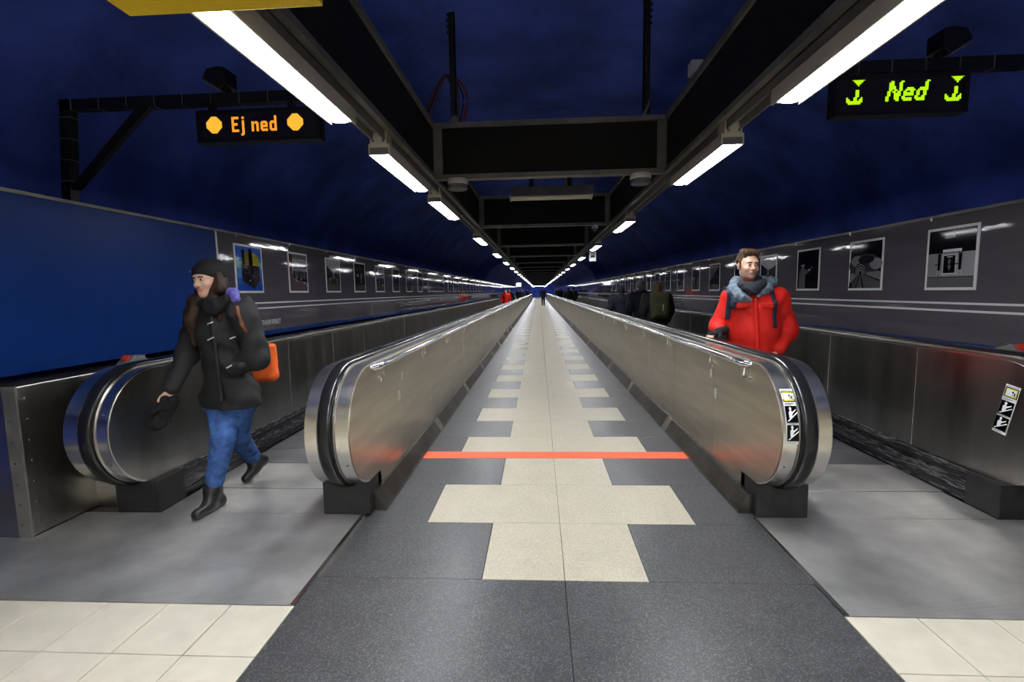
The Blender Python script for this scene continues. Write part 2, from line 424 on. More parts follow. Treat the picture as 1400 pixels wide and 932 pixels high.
pic_tunnel = [(g(.03), R(0, 1, 0, 1)), (g(.20), disc(.48, .50, .52, .48, 22)), (g(.46), disc(.22, .60, .20, .62)), (g(.48), disc(.84, .52, .20, .62)), (g(.14), disc(.52, .62, .26, .34)),
    (g(.44), [(0, .10), (1, .10), (1, .36), (0, .34)]), (g(.30), [(0, 0), (1, 0), (1, .16), (.34, .36), (0, .10)])]
for k, (ww, v) in enumerate(((.20, .10), (.17, .44), (.145, .08), (.12, .5), (.095, .10), (.07, .55), (.045, .08))): pic_tunnel.append((g(v), arch(.36, ww, .30, .34+ww*1.1)))
for a in ((-.05, .33), (.20, .345), (.46, .36), (.95, .39)): pic_tunnel.append((g(.04), [(a[0], 0), (a[0]+.05, 0), (a[1]+.012, .31), (a[1], .31)] if a[0] < .9 else [(.98, .18), (1, .14), (.44, .31), (.42, .32)]))
pic_tunnel.append((g(.05), [(0, 0), (.12, 0), (.08, .1), (0, .14)]))
pic_doors = [(g(.36), R(0, 1, 0, 1)), (g(.07), R(0, 1, .60, 1)), (g(.58), R(0, 1, .19, .60)), (g(.50), R(0, .32, .19, .60)), (g(.26), R(0, 1, .17, .19)), (g(.60), R(.36, .58, .85, .92)),
    (g(.80), R(.33, .73, .61, .66)), (g(.70), R(.33, .64, .22, .57)), (g(.04), R(.36, .61, .25, .55)), (g(.75), R(.43, .55, .52, .535))]
for k in range(7): pic_doors.append((g(.55), R(.48-.012*(k % 3), .50+.012*(k % 3), .30+.03*k, .315+.03*k)))
for cx, sg in ((.27, -1), (.72, 1)):
    pic_doors += [(g(.03), [(cx-.028, .30), (cx+.025, .30), (cx+.03, .48), (cx+.035, .60), (cx+.02, .60), (cx+.012, .545), (cx-.012, .545), (cx-.02, .60), (cx-.035, .60), (cx-.03, .48)]), (g(.05), disc(cx, .565, .020, .9)), (g(.04), R(cx-.10, cx-.02, .395, .41)),
        (g(.75), [(cx-.03, .30), (cx-.02, .30), (cx-.045, .20), (cx-.052, .20)]), (g(.75), [(cx+.02, .30), (cx+.028, .30), (cx+.05, .20), (cx+.043, .20)])]
def pic_dark(seed):
    r = random.Random(seed); s = [(g(r.uniform(.05, .16)), R(0, 1, 0, 1)), (g(r.uniform(.2, .36)), [(0, 0), (1, 0), (1, r.uniform(.15, .3)), (0, r.uniform(.15, .35))])]
    for k in range(5):
        a, b = r.uniform(.05, .75), r.uniform(.1, .5); s.append((g(r.uniform(.04, .5)), [(a, b), (a+r.uniform(.08, .2), b), (a+r.uniform(.05, .2), b+r.uniform(.15, .4)), (a+.02, b+r.uniform(.15, .4))]))
    s.append((g(r.uniform(.3, .6)), disc(r.uniform(.2, .8), r.uniform(.5, .8), r.uniform(.04, .1), .8)))
    return s
def pic_slope(seed): return [(g(.10), R(0, 1, 0, 1)), (g(.36), [(0, .35), (.0, 1), (1, 1), (1, .9)]), (g(.05), [(0, .30), (.35, .58), (1, .92), (1, .3)]), (g(.33), [(.1, 0), (1, 0), (1, .16), (.2, .22)]), (g(.6), R(.45, .56, .16, .22)), (g(.5), R(.7, .82, .18, .22))]
ZL = (1.437, 1.952); ZR = (1.350, 1.864)
poster(-1, 4.88, 5.385, *ZL, pic_tower, 'colour poster of a rock block with towers on blue ground')
poster(-1, 5.96, 6.46, *ZL, pic_station(1), 'reddish station hall photograph poster next to the blue tower poster')
poster(-1, 7.03, 7.55, *ZL, pic_street(2), 'pale grey street photograph poster, third along after the blue tower poster')
ORD = ['fourth', 'fifth', 'sixth', 'seventh', 'eighth']
for k in range(5):
    y = 8.13+1.085*k
    poster(-1, y, y+.53, *ZL, pic_dark(10+k) if k % 2 == 0 else pic_station(20+k, (.28, .27, .28)), 'narrow black and white poster, %s along from the blue tower poster' % ORD[k])
poster(-1, 13.65, 16.0, *ZL, pic_station(40, (.34, .34, .34))+[(g(.45), R(.02, .98, .62, .98)), (g(.1), R(.1, .9, .5, .54))], 'wide grey landscape poster among upright ones on panelled wall')
poster(1, 3.925, 4.42, *ZR, pic_doors, 'black and white poster of two men on ladders at a doorway')
poster(1, 4.95, 5.465, *ZR, pic_tunnel, 'black and white poster of rails running into a tunnel')
poster(1, 6.02, 6.53, *ZR, pic_camera, 'dark poster of a person in a coat holding a camera')
poster(1, 7.07, 7.58, *ZR, pic_street(33), 'grey crowd photograph poster right behind the man in red')
poster(1, 8.05, 8.55, *ZR, pic_dark(44), 'very dark poster beside the head of the man in red')
poster(1, 9.22, 9.78, *ZR, pic_slope(5), 'grey poster split by a dark slope, past the man in red')
poster(1, 10.35, 10.86, *ZR, pic_dark(52), 'dark narrow poster with a pale upright streak, beyond the slope poster')
poster(1, 11.45, 11.99, *ZR, pic_dark(53), 'dark narrow poster, second beyond the slope poster')
for k in range(10):
    poster(-1, 16.7+1.085*k, 17.23+1.085*k, *ZL, pic_dark(60+k), 'small dark far poster on the wall beyond the wide landscape poster', 'far posters beyond the wide landscape poster')
    poster(1, 12.6+1.085*k, 13.13+1.085*k, *ZR, pic_dark(80+k), 'small dark far poster beyond the travellers with the backpack', 'far posters beyond the travellers with the backpack')

# ------------------------------------------------------------------ moving walkways
YC, ZC, YF = 3.0, 0.58, 85.0
def d_outline(r, y0=YC, y1=YF, both=True, n=22):
    """newel outline in (y, z): half round at the near end, straight on top, half round far away"""
    p = [(y0-r*math.sin(math.pi*k/n), ZC-r*math.cos(math.pi*k/n)) for k in range(n+1)]
    if both: p += [(y1+r*math.sin(math.pi*k/n), ZC+r*math.cos(math.pi*k/n)) for k in range(n+1)]
    else: p += [(y1, ZC+r), (y1, ZC-r)]
    return p
RC = 0.378
def handrail(xm, parent):
    prof = [(-.036, -.004), (-.043, .006), (-.043, .016), (-.034, .025), (-.018, .029), (0, .030), (.018, .029), (.034, .025), (.043, .016), (.043, .006), (.036, -.004)]
    path = []
    n = 26
    for k in range(n+1):
        t = math.pi*k/n; path.append((YC-RC*math.sin(t), ZC-RC*math.cos(t), -math.sin(t), -math.cos(t)))
    path = [(YC+.22, ZC-RC, 0, -1)]+path
    path += [(y, ZC+RC, 0, 1) for y in (4, 6, 10, 20, 40, YF)]
    for k in range(1, 13):
        t = math.pi*k/12; path.append((YF+RC*math.sin(t), ZC+RC*math.cos(t), math.sin(t), math.cos(t)))
    vs = []; m = len(prof)
    for y, z, ny, nz in path:
        for dx, dn in prof: vs.append((xm+dx, y+ny*dn, z+nz*dn))
    fs = [(i*m+k, i*m+(k+1) % m, (i+1)*m+(k+1) % m, (i+1)*m+k) for i in range(len(path)-1) for k in range(m)]
    fs += [list(range(m)), [(len(path)-1)*m+k for k in range(m)][::-1]]
    mb = MB(); mb.add(vs, fs)
    return mb.obj('handrail', RUBBER, parent, autosmooth=50)
def side_panels(x, dx, parent, down, m=STEEL, w=1.06, first=1.06, nseg=16):
    """plates on one face of a balustrade; dx is the outward direction, down the lower edge behind the newel"""
    t = 0.004
    r = RC-.012
    y1 = YC+first-.4
    n = 22
    poly = [(YC-r*math.sin(math.pi*k/n), ZC-r*math.cos(math.pi*k/n)) for k in range(n+1)]
    poly += [(y1, ZC+r), (y1, down), (YC+.08, down)] if down < ZC-r-.02 else [(y1, ZC+r), (y1, ZC-r)]
    if down < ZC-r-.02: poly.append((YC+.08, ZC-r))
    mb = MB(); mb.prism(poly, 'x', x, x+dx*t); mb.obj('newel_panel', m, parent)
    lo = min(down, ZC-r)
    me = None
    for k in range(nseg):
        if me is None:
            b = MB(); b.box(0, dx*t, .003, w-.003, lo, ZC+r); me = b.mesh('side_panel', m)
        share('side_panel', me, parent, (x, y1+w*k, 0))
        if m is STEEL_D and k < 12:
            if k == 0: sb_ = MB(); sb_.box(0, dx*(t+.002), -.004, .004, lo, ZC+r); ms_ = sb_.mesh('seam_strip', STEEL_B)
            share('seam_strip', ms_, parent, (x, y1+w*k, 0))
    b = MB(); b.box(x, x+dx*t, y1+w*nseg+.003, YF, lo, ZC+r); b.obj('long_side_panel', m, parent)
def bar_along(name, parent, m, x0, x1, y0, y1, z0, z1, **k):
    mb = MB(); mb.box(x0, x1, y0, y1, z0, z1); return mb.obj(name, m, parent, **k)
def sticker(parent, fmap, label):
    """safety notice: yellow-edged shoe field above two black pictograms"""
    Y_ = (.80, .78, .18); K = (.03, .03, .05); Wt = (.93, .93, .93)
    sh = []
    for k in range(10): sh.append((Wt, R(0, 1, k/10, (k+1)/10)))
    sh += [(g(.35), R(.1, .9, .965, .975)), (K, R(.04, .96, .75, .95)), (Y_, R(.10, .90, .765, .935)), (Wt, R(.16, .84, .785, .915)),
        (K, disc(.60, .87, .055, .45)), (K, disc(.62, .815, .035, .4)), (K, disc(.74, .84, .055, .45)), (K, disc(.76, .80, .035, .4)),
        (g(.4), R(.1, .8, .715, .725)), (g(.4), R(.1, .6, .695, .703)), (K, R(.05, .95, .385, .675)), (g(.4), R(.1, .9, .365, .372)), (K, R(.05, .95, .065, .345)), (g(.4), R(.1, .7, .035, .042))]
    for b in (.385, .065):
        sh += [(Wt, [(.12, b+.03), (.20, b+.02), (.92, b+.16), (.92, b+.185)]), (Wt, disc(.42, b+.24, .09, .35)), (Wt, [(.28, b+.08), (.36, b+.07), (.52, b+.10), (.56, b+.19), (.40, b+.215), (.26, b+.18)]),
            (Wt, [(.54, b+.15), (.82, b+.21), (.84, b+.235), (.54, b+.185)])]
    o = flat('safety_sticker', parent, fmap, sh, 0.0008)
    o['label'] = label
    return o
def walkway(sx, label):
    W = thing('moving_walkway', (0, 0, 0), label, 'walkway')
    for inner in (True, False):
        xa, xb, xm = (1.204, 1.46, 1.335) if inner else (2.65, 2.92, 2.772)
        core = MB(); core.prism(d_outline(RC), 'x', sx*xa, sx*xb)
        b = core.obj('inner_balustrade' if inner else 'outer_balustrade', STEEL_B, W, autosmooth=35)
        if inner:
            side_panels(sx*xa, -sx, b, 0.0, STEEL)
            side_panels(sx*xb, sx, b, ZC-RC+.012, STEEL_D)
            bx = (1.20, 1.505)
        else:
            side_panels(sx*xa, -sx, b, ZC-RC+.012, STEEL_D)
            bx = (2.605, 2.90)
        mb = MB(); mb.box(sx*bx[0], sx*bx[1], 2.905, 3.14, 0, ZC-RC+.01)
        mb.obj('base_block', BLOCK, b, bevel=.004)
        mb = MB(); mb.box(sx*(1.24 if inner else 2.63), sx*(1.485 if inner else 2.9), 3.14, YF, 0, ZC-RC+.01)
        mb.obj('skirt', SKIRT, b)
        lx = 1.487 if inner else 2.628
        for z0 in (.035, .155):
            bar_along('skirt_strip', b, BLOCK, sx*lx, sx*(lx+(.012 if inner else -.012)), 3.14, 60, z0, z0+.022)
        for (cx0, cx1) in ((xm-.052, xm-.046), (xm+.046, xm+.052)):
            pl = MB(); pl.prism([(y, z) for y, z in d_outline(RC+.008)], 'x', sx*cx0, sx*cx1); pl.obj('rail_guide', STEEL_D, b, autosmooth=35)
        h = handrail(sx*xm, W)
        # bolts on the band
        for t in (0.35, 0.62):
            a = math.pi*t
            bo = MB(); c = (sx*(xa+.03), YC-RC*math.sin(a), ZC-RC*math.cos(a))
            bo.tube([c, (c[0], c[1]-.003*math.sin(a), c[2]-.003*math.cos(a))], .005, 8); bo.obj('bolt', FRAME_D, b)
        if not inner:
            bar_along('deck', b, STEEL_D, sx*2.92, sx*3.26, 3.08, YF, .86, .90)
            e = MB(); e.box(sx*2.925, sx*2.955, 3.1, YF, .90, .925); e.obj('deck_edge', BLOCK, b)
            hb = thing('end_housing', (0, 0, 0)); hb.parent = W
            mb = MB(); mb.box(sx*3.125, sx*3.95, 2.57, 4.4, 0, .905); mb.obj('housing_body', STEEL_D, hb, bevel=.006)
            mb = MB(); mb.box(sx*3.118, sx*3.20, 2.562, 2.574, 0, .907); mb.obj('corner_angle', FRAME_D, hb)
            for k in range(7):
                r = MB(); c = (sx*3.165, 2.562, .08+.125*k); r.tube([c, (c[0], c[1]-.004, c[2])], .007, 8); r.obj('rivet', STEEL_B, hb)
                r = MB(); c = (sx*3.125, 2.62, .08+.125*k); r.tube([c, (c[0]-sx*.004, c[1], c[2])], .006, 8); r.obj('rivet', STEEL_B, hb)
            bar_along('foot_plate', hb, STEEL_D, sx*2.92, sx*3.125, 3.0, 3.05, 0, .2)
        if inner and sx > 0:
            a0, a1 = math.pi*0.475, math.pi*0.735
            def fm(s, t, hh):
                a = a0+(a1-a0)*t; rr = RC+hh
                return (1.217+.068*s, YC-rr*math.sin(a), ZC-rr*math.cos(a))
            sticker(b, fm, 'white safety notice with yellow field and two black pictograms')
        if not inner and sx > 0:
            def fm(s, t, hh): return (2.645-hh, 3.005-.07*t-.088*s+.03, .51+.30*t-.012*s)
            sticker(b, fm, 'white safety notice with yellow field and two black pictograms')
        if inner:   # small plates on the passage face
            for (y, z, hw, hh_) in ((3.72, .755, .018, .03), (3.62, .62, .025, .035)):
                bar_along('notice_plate', b, PAPER if z > .7 else WHITE, sx*1.199, sx*1.1965, y-hw, y+hw, z-hh_, z+hh_)
    xi = 1.237 if sx < 0 else 1.177
    bar_along('landing_plate', W, ALU, sx*xi, sx*3.6, 2.003, 2.57, -.02, 0.001)
    bar_along('landing_plate', W, ALU, sx*xi, sx*3.118, 2.57, 2.903, -.02, 0.001)
    bar_along('landing_plate', W, ALU, sx*1.508, sx*2.60, 2.907, 3.30, -.02, 0.001)
    bar_along('landing_plate', W, ALU, sx*1.495, sx*2.615, 3.303, 3.82, -.02, 0.0015)
    bar_along('plate_edge', W, STEEL_B, sx*xi, sx*(xi+.02), 2.003, 2.903, -.001, .003)
    for y in (3.30, 3.82): bar_along('joint_strip', W, STEEL_B, sx*1.51, sx*2.61, y-.004, y+.004, 0, .003)
    pm = MB(); pm.box(-.555, .555, .003, .397, -.06, -.004); pme = pm.mesh('pallet', PALLET)
    for k in range(24): share('pallet', pme, W, (sx*2.058, 3.83+.4*k, 0))
    bar_along('long_belt', W, PALLET, sx*1.503, sx*2.613, 3.83+9.6, YF, -.06, -.004)
    return W
walkway(-1, 'moving walkway ending at the landing plate under the red sign')
walkway(1, 'moving walkway with safety notices starting under the green sign')

# steel grab rails with brackets on the passage faces
def grab_rail(sx, ys, label):
    X = 1.172; z = .925
    o = thing('grab_rail', (sx*X, 3.0, z), label, 'grab rail')
    mb = MB(); pts = [(sx*.03, 0.05, -.004), (sx*.012, .055, 0), (0, .085, 0), (0, .2, 0)]+[(0, y, 0) for y in (2, 5, 10, 20, 40, 82)]
    mb.tube(pts, .021, 14); mb.obj('rail', CHROME, o, autosmooth=50)
    me = None
    for y in ys:
        if me is None:
            b = MB(); b.tube([(0, 0, -.018), (0, 0, -.075), (sx*.006, .0, -.085), (sx*.028, 0, -.085)], .008, 8)
            b.tube([(sx*.024, -.075, -.085), (sx*.024, .0, -.085)], .008, 8)
            b.box(sx*.02, sx*.03, -.012, .012, -.12, -.05)
            me = b.mesh('bracket', CHROME, smooth=False)
        share('bracket', me, o, (0, y-3.0, 0))
grab_rail(-1, [3.2+1.2*k for k in range(40)], 'long steel grab rail on brackets, passage face of the walkway under the red sign')
grab_rail(1, [3.08]+[3.68+1.2*k for k in range(40)], 'long steel grab rail on brackets, passage face of the walkway under the green sign')

# sloped kick rails along the passage floor
for sx, nm in ((-1, 'baseboard_left'), (1, 'baseboard_right')):
    bb = thing(nm, (0, 0, 0), kind='structure')
    prof = [(sx*1.203, 0.0), (sx*1.115, 0.0), (sx*1.115, .022), (sx*1.175, .125), (sx*1.203, .125)]
    y = 2.96; k = 0
    while y < 84:
        L_ = 1.9 if y < 30 else 84.5-y
        mb = MB(); mb.prism(prof, 'y', y, y+L_-.006); mb.obj('kick_rail', KICK, bb)
        if y < 30:
            p2 = [(sx*1.201, 0.001), (sx*1.111, 0.001), (sx*1.111, .024), (sx*1.173, .129), (sx*1.201, .129)]
            mb = MB(); mb.prism(p2, 'y', y+L_-.17, y+L_-.02); mb.obj('joint_cover', STEEL_B, bb)
        y += L_
# emergency stop boxes on the walkway decks
for sx, y, t in ((-1, 3.28, 'red'), (1, 3.36, 'green')):
    o = thing('emergency_stop', (sx*3.03, y, .925), 'grey wedge box with red stop button on the walkway deck under the %s sign' % t, 'stop button')
    mb = MB(); mb.prism([(-.09, -.03), (.09, -.03), (.09, .035), (-.02, .075), (-.09, .02)], 'x', -.045, .045); mb.obj('wedge_body', GREY_P, o, bevel=.006)
    mb = MB(); c = Vector((0, -.052, .052)); nrm = Vector((0, -.5, .62)).normalized(); mb.tube([c-nrm*.012, c+nrm*.012], .026, 14); mb.obj('red_button', RED_P, o)
    mb = MB(); mb.box(-.03, .03, .02, .08, .038, .066); mb.obj('cover', STEEL_D, o)

# ------------------------------------------------------------------ overhead frame
B0, BP, NB = 4.84, 3.62, 29
for sx, t in ((-1, 'red'), (1, 'green')):
    o = thing('mesh_beam', (sx*1.14, B0, 2.50), 'long black mesh beam carrying the lamp row on the %s sign side' % t, 'beam')
    seg = MB(); seg.box(-.022, .022, .03, BP-.03, .04, .49); me = seg.mesh('mesh_panel', MESHM)
    st = MB(); st.box(-.03, .03, -.03, .03, .02, .51); ms = st.mesh('stud', FRAME_D)
    for k in range(-3, NB):
        share('mesh_panel', me, o, (0, k*BP, 0)); share('stud', ms, o, (0, k*BP, 0))
    y0, y1 = -3*BP, NB*BP
    bar_along('bottom_flange', o, FRAME_D, -.045, .045, y0, y1, 0, .04)
    bar_along('top_flange', o, FRAME_D, -.045, .045, y0, y1, .485, .53)
    ch = MB(); ch.box(.0*sx, sx*.012, y0, y1, -.058, .0); ch.box(sx*.085, sx*.097, y0, y1, -.058, 0.0); ch.box(0, sx*.097, y0, y1, -.008, 0.0)
    ch.obj('lamp_rail', RAIL_G, o)
cb = thing('cross_beam', (0, B0, 2.50), 'dark steel cross beam with black perforated sheet between the long beams', 'beam', 'cross beams between the long mesh beams')
def cross_parts(o):
    xw = 1.118
    bar_along('mesh_panel', o, MESHM, -xw, xw, -.012, .012, .04, .49)
    bar_along('bottom_rail', o, FRAME_D, -xw, xw, -.045, .045, 0, .045)
    bar_along('top_rail', o, FRAME_D, -xw, xw, -.045, .045, .485, .53)
    for s in (-1, 1): bar_along('end_post', o, FRAME_D, s*1.03, s*xw, -.03, .03, .045, .485)
cross_parts(cb)
for k in range(1, NB):
    c = copy_tree(cb); c.location = (0, B0+BP*k, 2.50)
tag(cb, 'first cross beam with black perforated sheet, between the white drum detectors', 'beam')
for k, x in ((1, .06), (2, .05)):
    pass

# tube lights
def make_lamp():
    o = thing('tube_light', (0, 0, 2.50))
    n = 10
    prof = [(.060, -.105)]+[(.060*math.cos(math.pi*k/n), -.132-.026*math.sin(math.pi*k/n)) for k in range(n+1)]+[(-.060, -.105)]
    mb = MB(); mb.prism([(x, z) for x, z in prof], 'y', .03, 1.22); mb.obj('diffuser', GLOW, o, autosmooth=50)
    mb = MB(); mb.box(-.074, .074, .0, 1.25, -.105, -.078); mb.obj('lamp_housing', LAMP_B, o, bevel=.003)
    for x in (-.074, .064): bar_along('side_skirt', o, LAMP_B, x, x+.010, 0, 1.25, -.156, -.100)
    for y in (0, 1.225):
        e = MB(); e.box(-.070, .070, y, y+.025, -.150, -.10); e.obj('end_cap', GREY_P, o, bevel=.008)
    mb = MB(); mb.box(-.058, .058, -.01, .11, -.085, 0.004); mb.obj('mounting_box', LAMP_B, o, bevel=.003)
    mb = MB(); mb.box(-.03, .03, 1.08, 1.13, -.085, -.0); mb.obj('mounting_clip', RAIL_G, o)
    for dx in (-.035, .035):
        s = MB(); s.tube([(dx, -.012, -.065), (dx, -.02, -.065)], .009, 8); s.obj('screw', FRAME_D, o)
    return o
lamp = make_lamp(); first = True
left_y = [1.5, 3.36, 5.13]+[8.62+3.62*k for k in range(28)]
right_y = [1.46, 3.40]+[7.0+3.62*k for k in range(28)]
for sx, ys, t in ((-1, [-7.5, -5.7, -3.9, -2.1, -.3]+left_y, 'red'), (1, [-7.5, -5.7, -3.9, -2.1, -.35]+right_y, 'green')):
    for y in ys:
        l = lamp if first else copy_tree(lamp); first = False
        l.location = (sx*1.188, y, 2.50); l.name = 'tube_light' if y > 0 else 'tube_light_offscreen'
        own = {} if y > 0 else {(sx, y): 'lit tube light over the hall before the walkways, %s sign side' % t}
        own2 = {(-1, 1.5): 'long lit tube light with one end above the red display sign', (-1, 3.36): 'lit tube light second along from the red sign, before the first cross beam',
               (-1, 5.13): 'lit tube light just past the first cross beam on the red sign side', (1, 1.46): 'long lit tube light ending before the green display sign', (1, 3.40): 'lit tube light beside the green sign, before the first cross beam'}
        own.update(own2)
        tag(l, own.get((sx, y), 'lit white tube light far along the mesh beam on the %s sign side' % t), 'lamp', 'tube lights in the row on the %s sign side' % t)
# unlit double tube fitting
o = thing('double_tube_fitting', (.06, 6.55, 2.60), 'unlit twin tube fitting hung crosswise between two cross beams', 'lamp')
mb = MB(); mb.prism([(-.10, .045), (-.06, .16), (.06, .16), (.10, .045)], 'x', -.52, .56); mb.obj('fitting_housing', FRAME_D, o)
for y in (-.065, .055):
    mb = MB(); mb.tube([(-.52, y, .025), (.52, y, .025)], .019, 12); mb.obj('tube', TUBE_OFF, o, autosmooth=50)
    for x in (-.535, .525): bar_along('socket', o, WHITE, x, x+.02, y-.02, y+.02, .0, .06)
for x in (-.25, .25): bar_along('hanger_strap', o, BLACKM, x-.03, x+.03, -.02, .02, .16, .36)
for x in (-.25, .25): bar_along('support_bar', o, BLACKM, x-.02, x+.02, B0-6.55, B0+BP-6.55, .35, .39)
# drum detectors, dome camera
for x in (-.89, .88):
    o = thing('drum_detector', (x, B0, 2.405), 'white drum detector under the first cross beam, below the '+('red cable bundle' if x < 0 else 'hanger with a bent foot'), 'detector', 'drum detectors under the first cross beam')
    mb = MB(); mb.lathe([(.09, .045), (.098, .05), (.10, .055), (.10, .09), (.095, .10)], (0, 0, 0), 28); mb.obj('drum_body', WHITE, o, autosmooth=40)
    mb = MB(); mb.lathe([(.085, 0), (.094, .008), (.094, .048)], (0, 0, 0), 28); mb.obj('clear_base', GREY_P, o, autosmooth=40)
o = thing('dome_camera', (.86, B0+BP, 2.42), 'small pale dome camera under the second cross beam', 'camera')
mb = MB(); mb.lathe([(.055, .03), (.055, .085)], (0, 0, 0), 18); mb.obj('camera_base', WHITE, o)
mb = MB(); mb.lathe([(.012, -.02), (.03, -.012), (.042, .008), (.045, .032)], (0, 0, 0), 18); mb.obj('dome', GREY_P, o, smooth=True)
# hanger channels from the vault with a cable bundle
for x, t, zb in ((-.91, 'with a red cable bundle', 3.0), (.93, 'with a bent foot', 3.06)):
    o = thing('hanger_channel', (x, B0, 3.0), 'dark slotted hanger channel %s above the first cross beam' % t, 'hanger')
    mb = MB(); mb.box(-.03, .03, -.006, .006, zb-3.0, 1.14); mb.box(-.03, -.022, -.006, .04, zb-3.0, 1.14); mb.box(.022, .03, -.006, .04, zb-3.0, 1.14); mb.obj('channel', BLOCK, o)
    for k in range(5): bar_along('bolt', o, BLACKM, (-.046 if x < 0 else .03), (-.03 if x < 0 else .046), 0, .02, .86+.055*k, .88+.055*k)
    mb = MB(); mb.prism([(-.06, .02), (.06, .02), (.03, .10), (-.01, .10)] if x < 0 else [(-.06, .02), (-.02, .02), (.03, .14), (.03, .20), (-.01, .10)], 'y', -.02, .02); mb.obj('foot', FRAME_D, o)
o = thing('cable_bundle', (-.93, B0+.045, 3.02), 'bundle of dull red cables looped around a hanger channel', 'cables')
for k in range(7):
    j = random.uniform(-.045, .045)
    mb = MB()
    if k < 4: pts = [(-.33+j, .0, .04), (-.24+j, .02, .14), (-.14+j, .03, .36), (-.06+j*.5, .04, .50), (0+j, .045, .46), (.05+j, .03, .28), (.03+j, .02, -.04)]
    else: pts = [(.0+j, .05, .50), (.10+j, .03, .40), (.15+j, .02, .26), (.12+j, .02, .10), (.06+j, .02, -.04)]
    pv = [Vector(p) for p in pts]; sm = []
    for i in range(len(pv)-1):
        p0, p1, p2, p3 = pv[max(i-1, 0)], pv[i], pv[i+1], pv[min(i+2, len(pv)-1)]
        for q in range(4):
            t = q/4; sm.append(.5*((2*p1)+(p2-p0)*t+(2*p0-5*p1+4*p2-p3)*t*t+(3*p1-p0-3*p2+p3)*t**3))
    mb.tube(sm+[pv[-1]], .007, 6); mb.obj('cable', CABLE_R if k % 3 else BLACKM, o, smooth=True)
# small flood light and clamps on the right beam
o = thing('small_floodlight', (1.14, 4.05, 3.03), 'small pale box floodlight clamped on top of the mesh beam', 'floodlight')
bar_along('lamp_box', o, WHITE, -.05, .04, -.05, .05, .03, .13, bevel=.006); bar_along('clamp', o, BLACKM, -.015, .015, -.02, .02, 0, .04)
# hanging number sign
o = thing('number_sign', (1.24, 12.25, 2.12), 'small white hanging sign with dark number panel under the lamp rail', 'sign')
bar_along('sign_plate', o, PAPER, -.085, .085, -.006, .006, 0, .235)
flat('sign_print', o, lambda s, t, h: (-.085+.17*s, -.007-h, .235*t), [((.16, .18, .16), R(.2, .8, .36, .92))])
text_obj('digits', '50', .115, PAPER, o, (0, -.0095, .175), (math.pi/2, 0, 0), 0.0005)
text_obj('digits', '50', .085, col((.45, .5, .42)), o, (0, -.0095, .112), (math.pi/2, 0, 0), 0.0005)
for x in (-.06, .06): bar_along('wire', o, BLACKM, x-.003, x+.003, -.003, .003, .23, .33)
# lit sign and lights at the far end
o = thing('lit_sign', (-2.9, 68, 2.1), 'small bright white sign hanging far down the passage', 'sign')
bar_along('sign_box', o, BLACKM, -.36, .36, -.03, .06, 0, .5); bar_along('sign_face', o, SIGN_GLOW, -.34, .34, -.04, -.03, .02, .48); bar_along('sign_rod', o, BLACKM, -.02, .02, -.01, .03, .5, 1.5)
for k in range(3):
    o = thing('end_light', (-1.2+1.2*k, 113, 2.55), 'bright tube light set crosswise before the blue end wall', 'lamp', 'crosswise lights before the blue end wall')
    bar_along('tube', o, GLOW, -.5, .5, -.06, .06, 0, .06); bar_along('fitting_housing', o, LAMP_B, -.52, .52, -.08, .08, .06, .12); bar_along('rod', o, BLACKM, -.02, .02, -.02, .02, .12, .96)

# ------------------------------------------------------------------ signs on arms
def bitmap(parent, rows, m, x0, z0, pitch, y, slant=0.0, name='led_letter', fill=.94):
    mb = MB(); n = len(rows)
    for r, row in enumerate(rows):
        for c, ch in enumerate(row):
            if ch == '#':
                sh = int(round((n-1-r)*slant))
                a = x0+(c+sh)*pitch; b = z0+(n-1-r)*pitch
                mb.add([(a, y, b), (a+pitch*fill, y, b), (a+pitch*fill, y, b+pitch*fill), (a, y, b+pitch*fill)], [(0, 1, 2, 3)])
    return mb.obj(name, m, parent)
GL = {
 'E': ["######", "######", "##....", "##....", "##....", "#####.", "#####.", "##....", "##....", "##....", "######", "######"],
 'j': [".##", ".##", "...", ".##", ".##", ".##", ".##", ".##", ".##", ".##", ".##", ".##", ".##", "###", "##."],
 'n': ["......"]*4+["##.##.", "######", "##..##", "##..##", "##..##", "##..##", "##..##", "##..##"],
 'e': ["......"]*4+[".####.", "######", "##..##", "######", "######", "##....", "######", ".#####"],
 'd': ["....##"]*4+[".#####", "######", "##..##", "##..##", "##..##", "##..##", "######", ".#####"],
 'N': ["##....##", "###...##", "###...##", "####..##", "####..##", "##.##.##", "##.##.##", "##..####", "##..####", "##...###", "##...###", "##....##"]}
def led_text(parent, word, m, x, z, pitch, y, slant=0.0):
    for ch in word:
        rows = GL[ch]; drop = len(rows)-12
        bitmap(parent, rows, m, x, z-drop*pitch, pitch, y, slant, 'led_letter', .94); x += (len(rows[0])+1.6)*pitch
ANCH = ["..#######", "...#####.", "....###..", ".....#...", ".........", ".........", "....##...", "....##...", "....##...", "....##...", "#...##..#", "##..##.##", "#########", ".#######."]
DISC = [''.join('#' if (x-6)**2+(z-6)**2 <= 40 else '.' for x in range(13)) for z in range(13)]
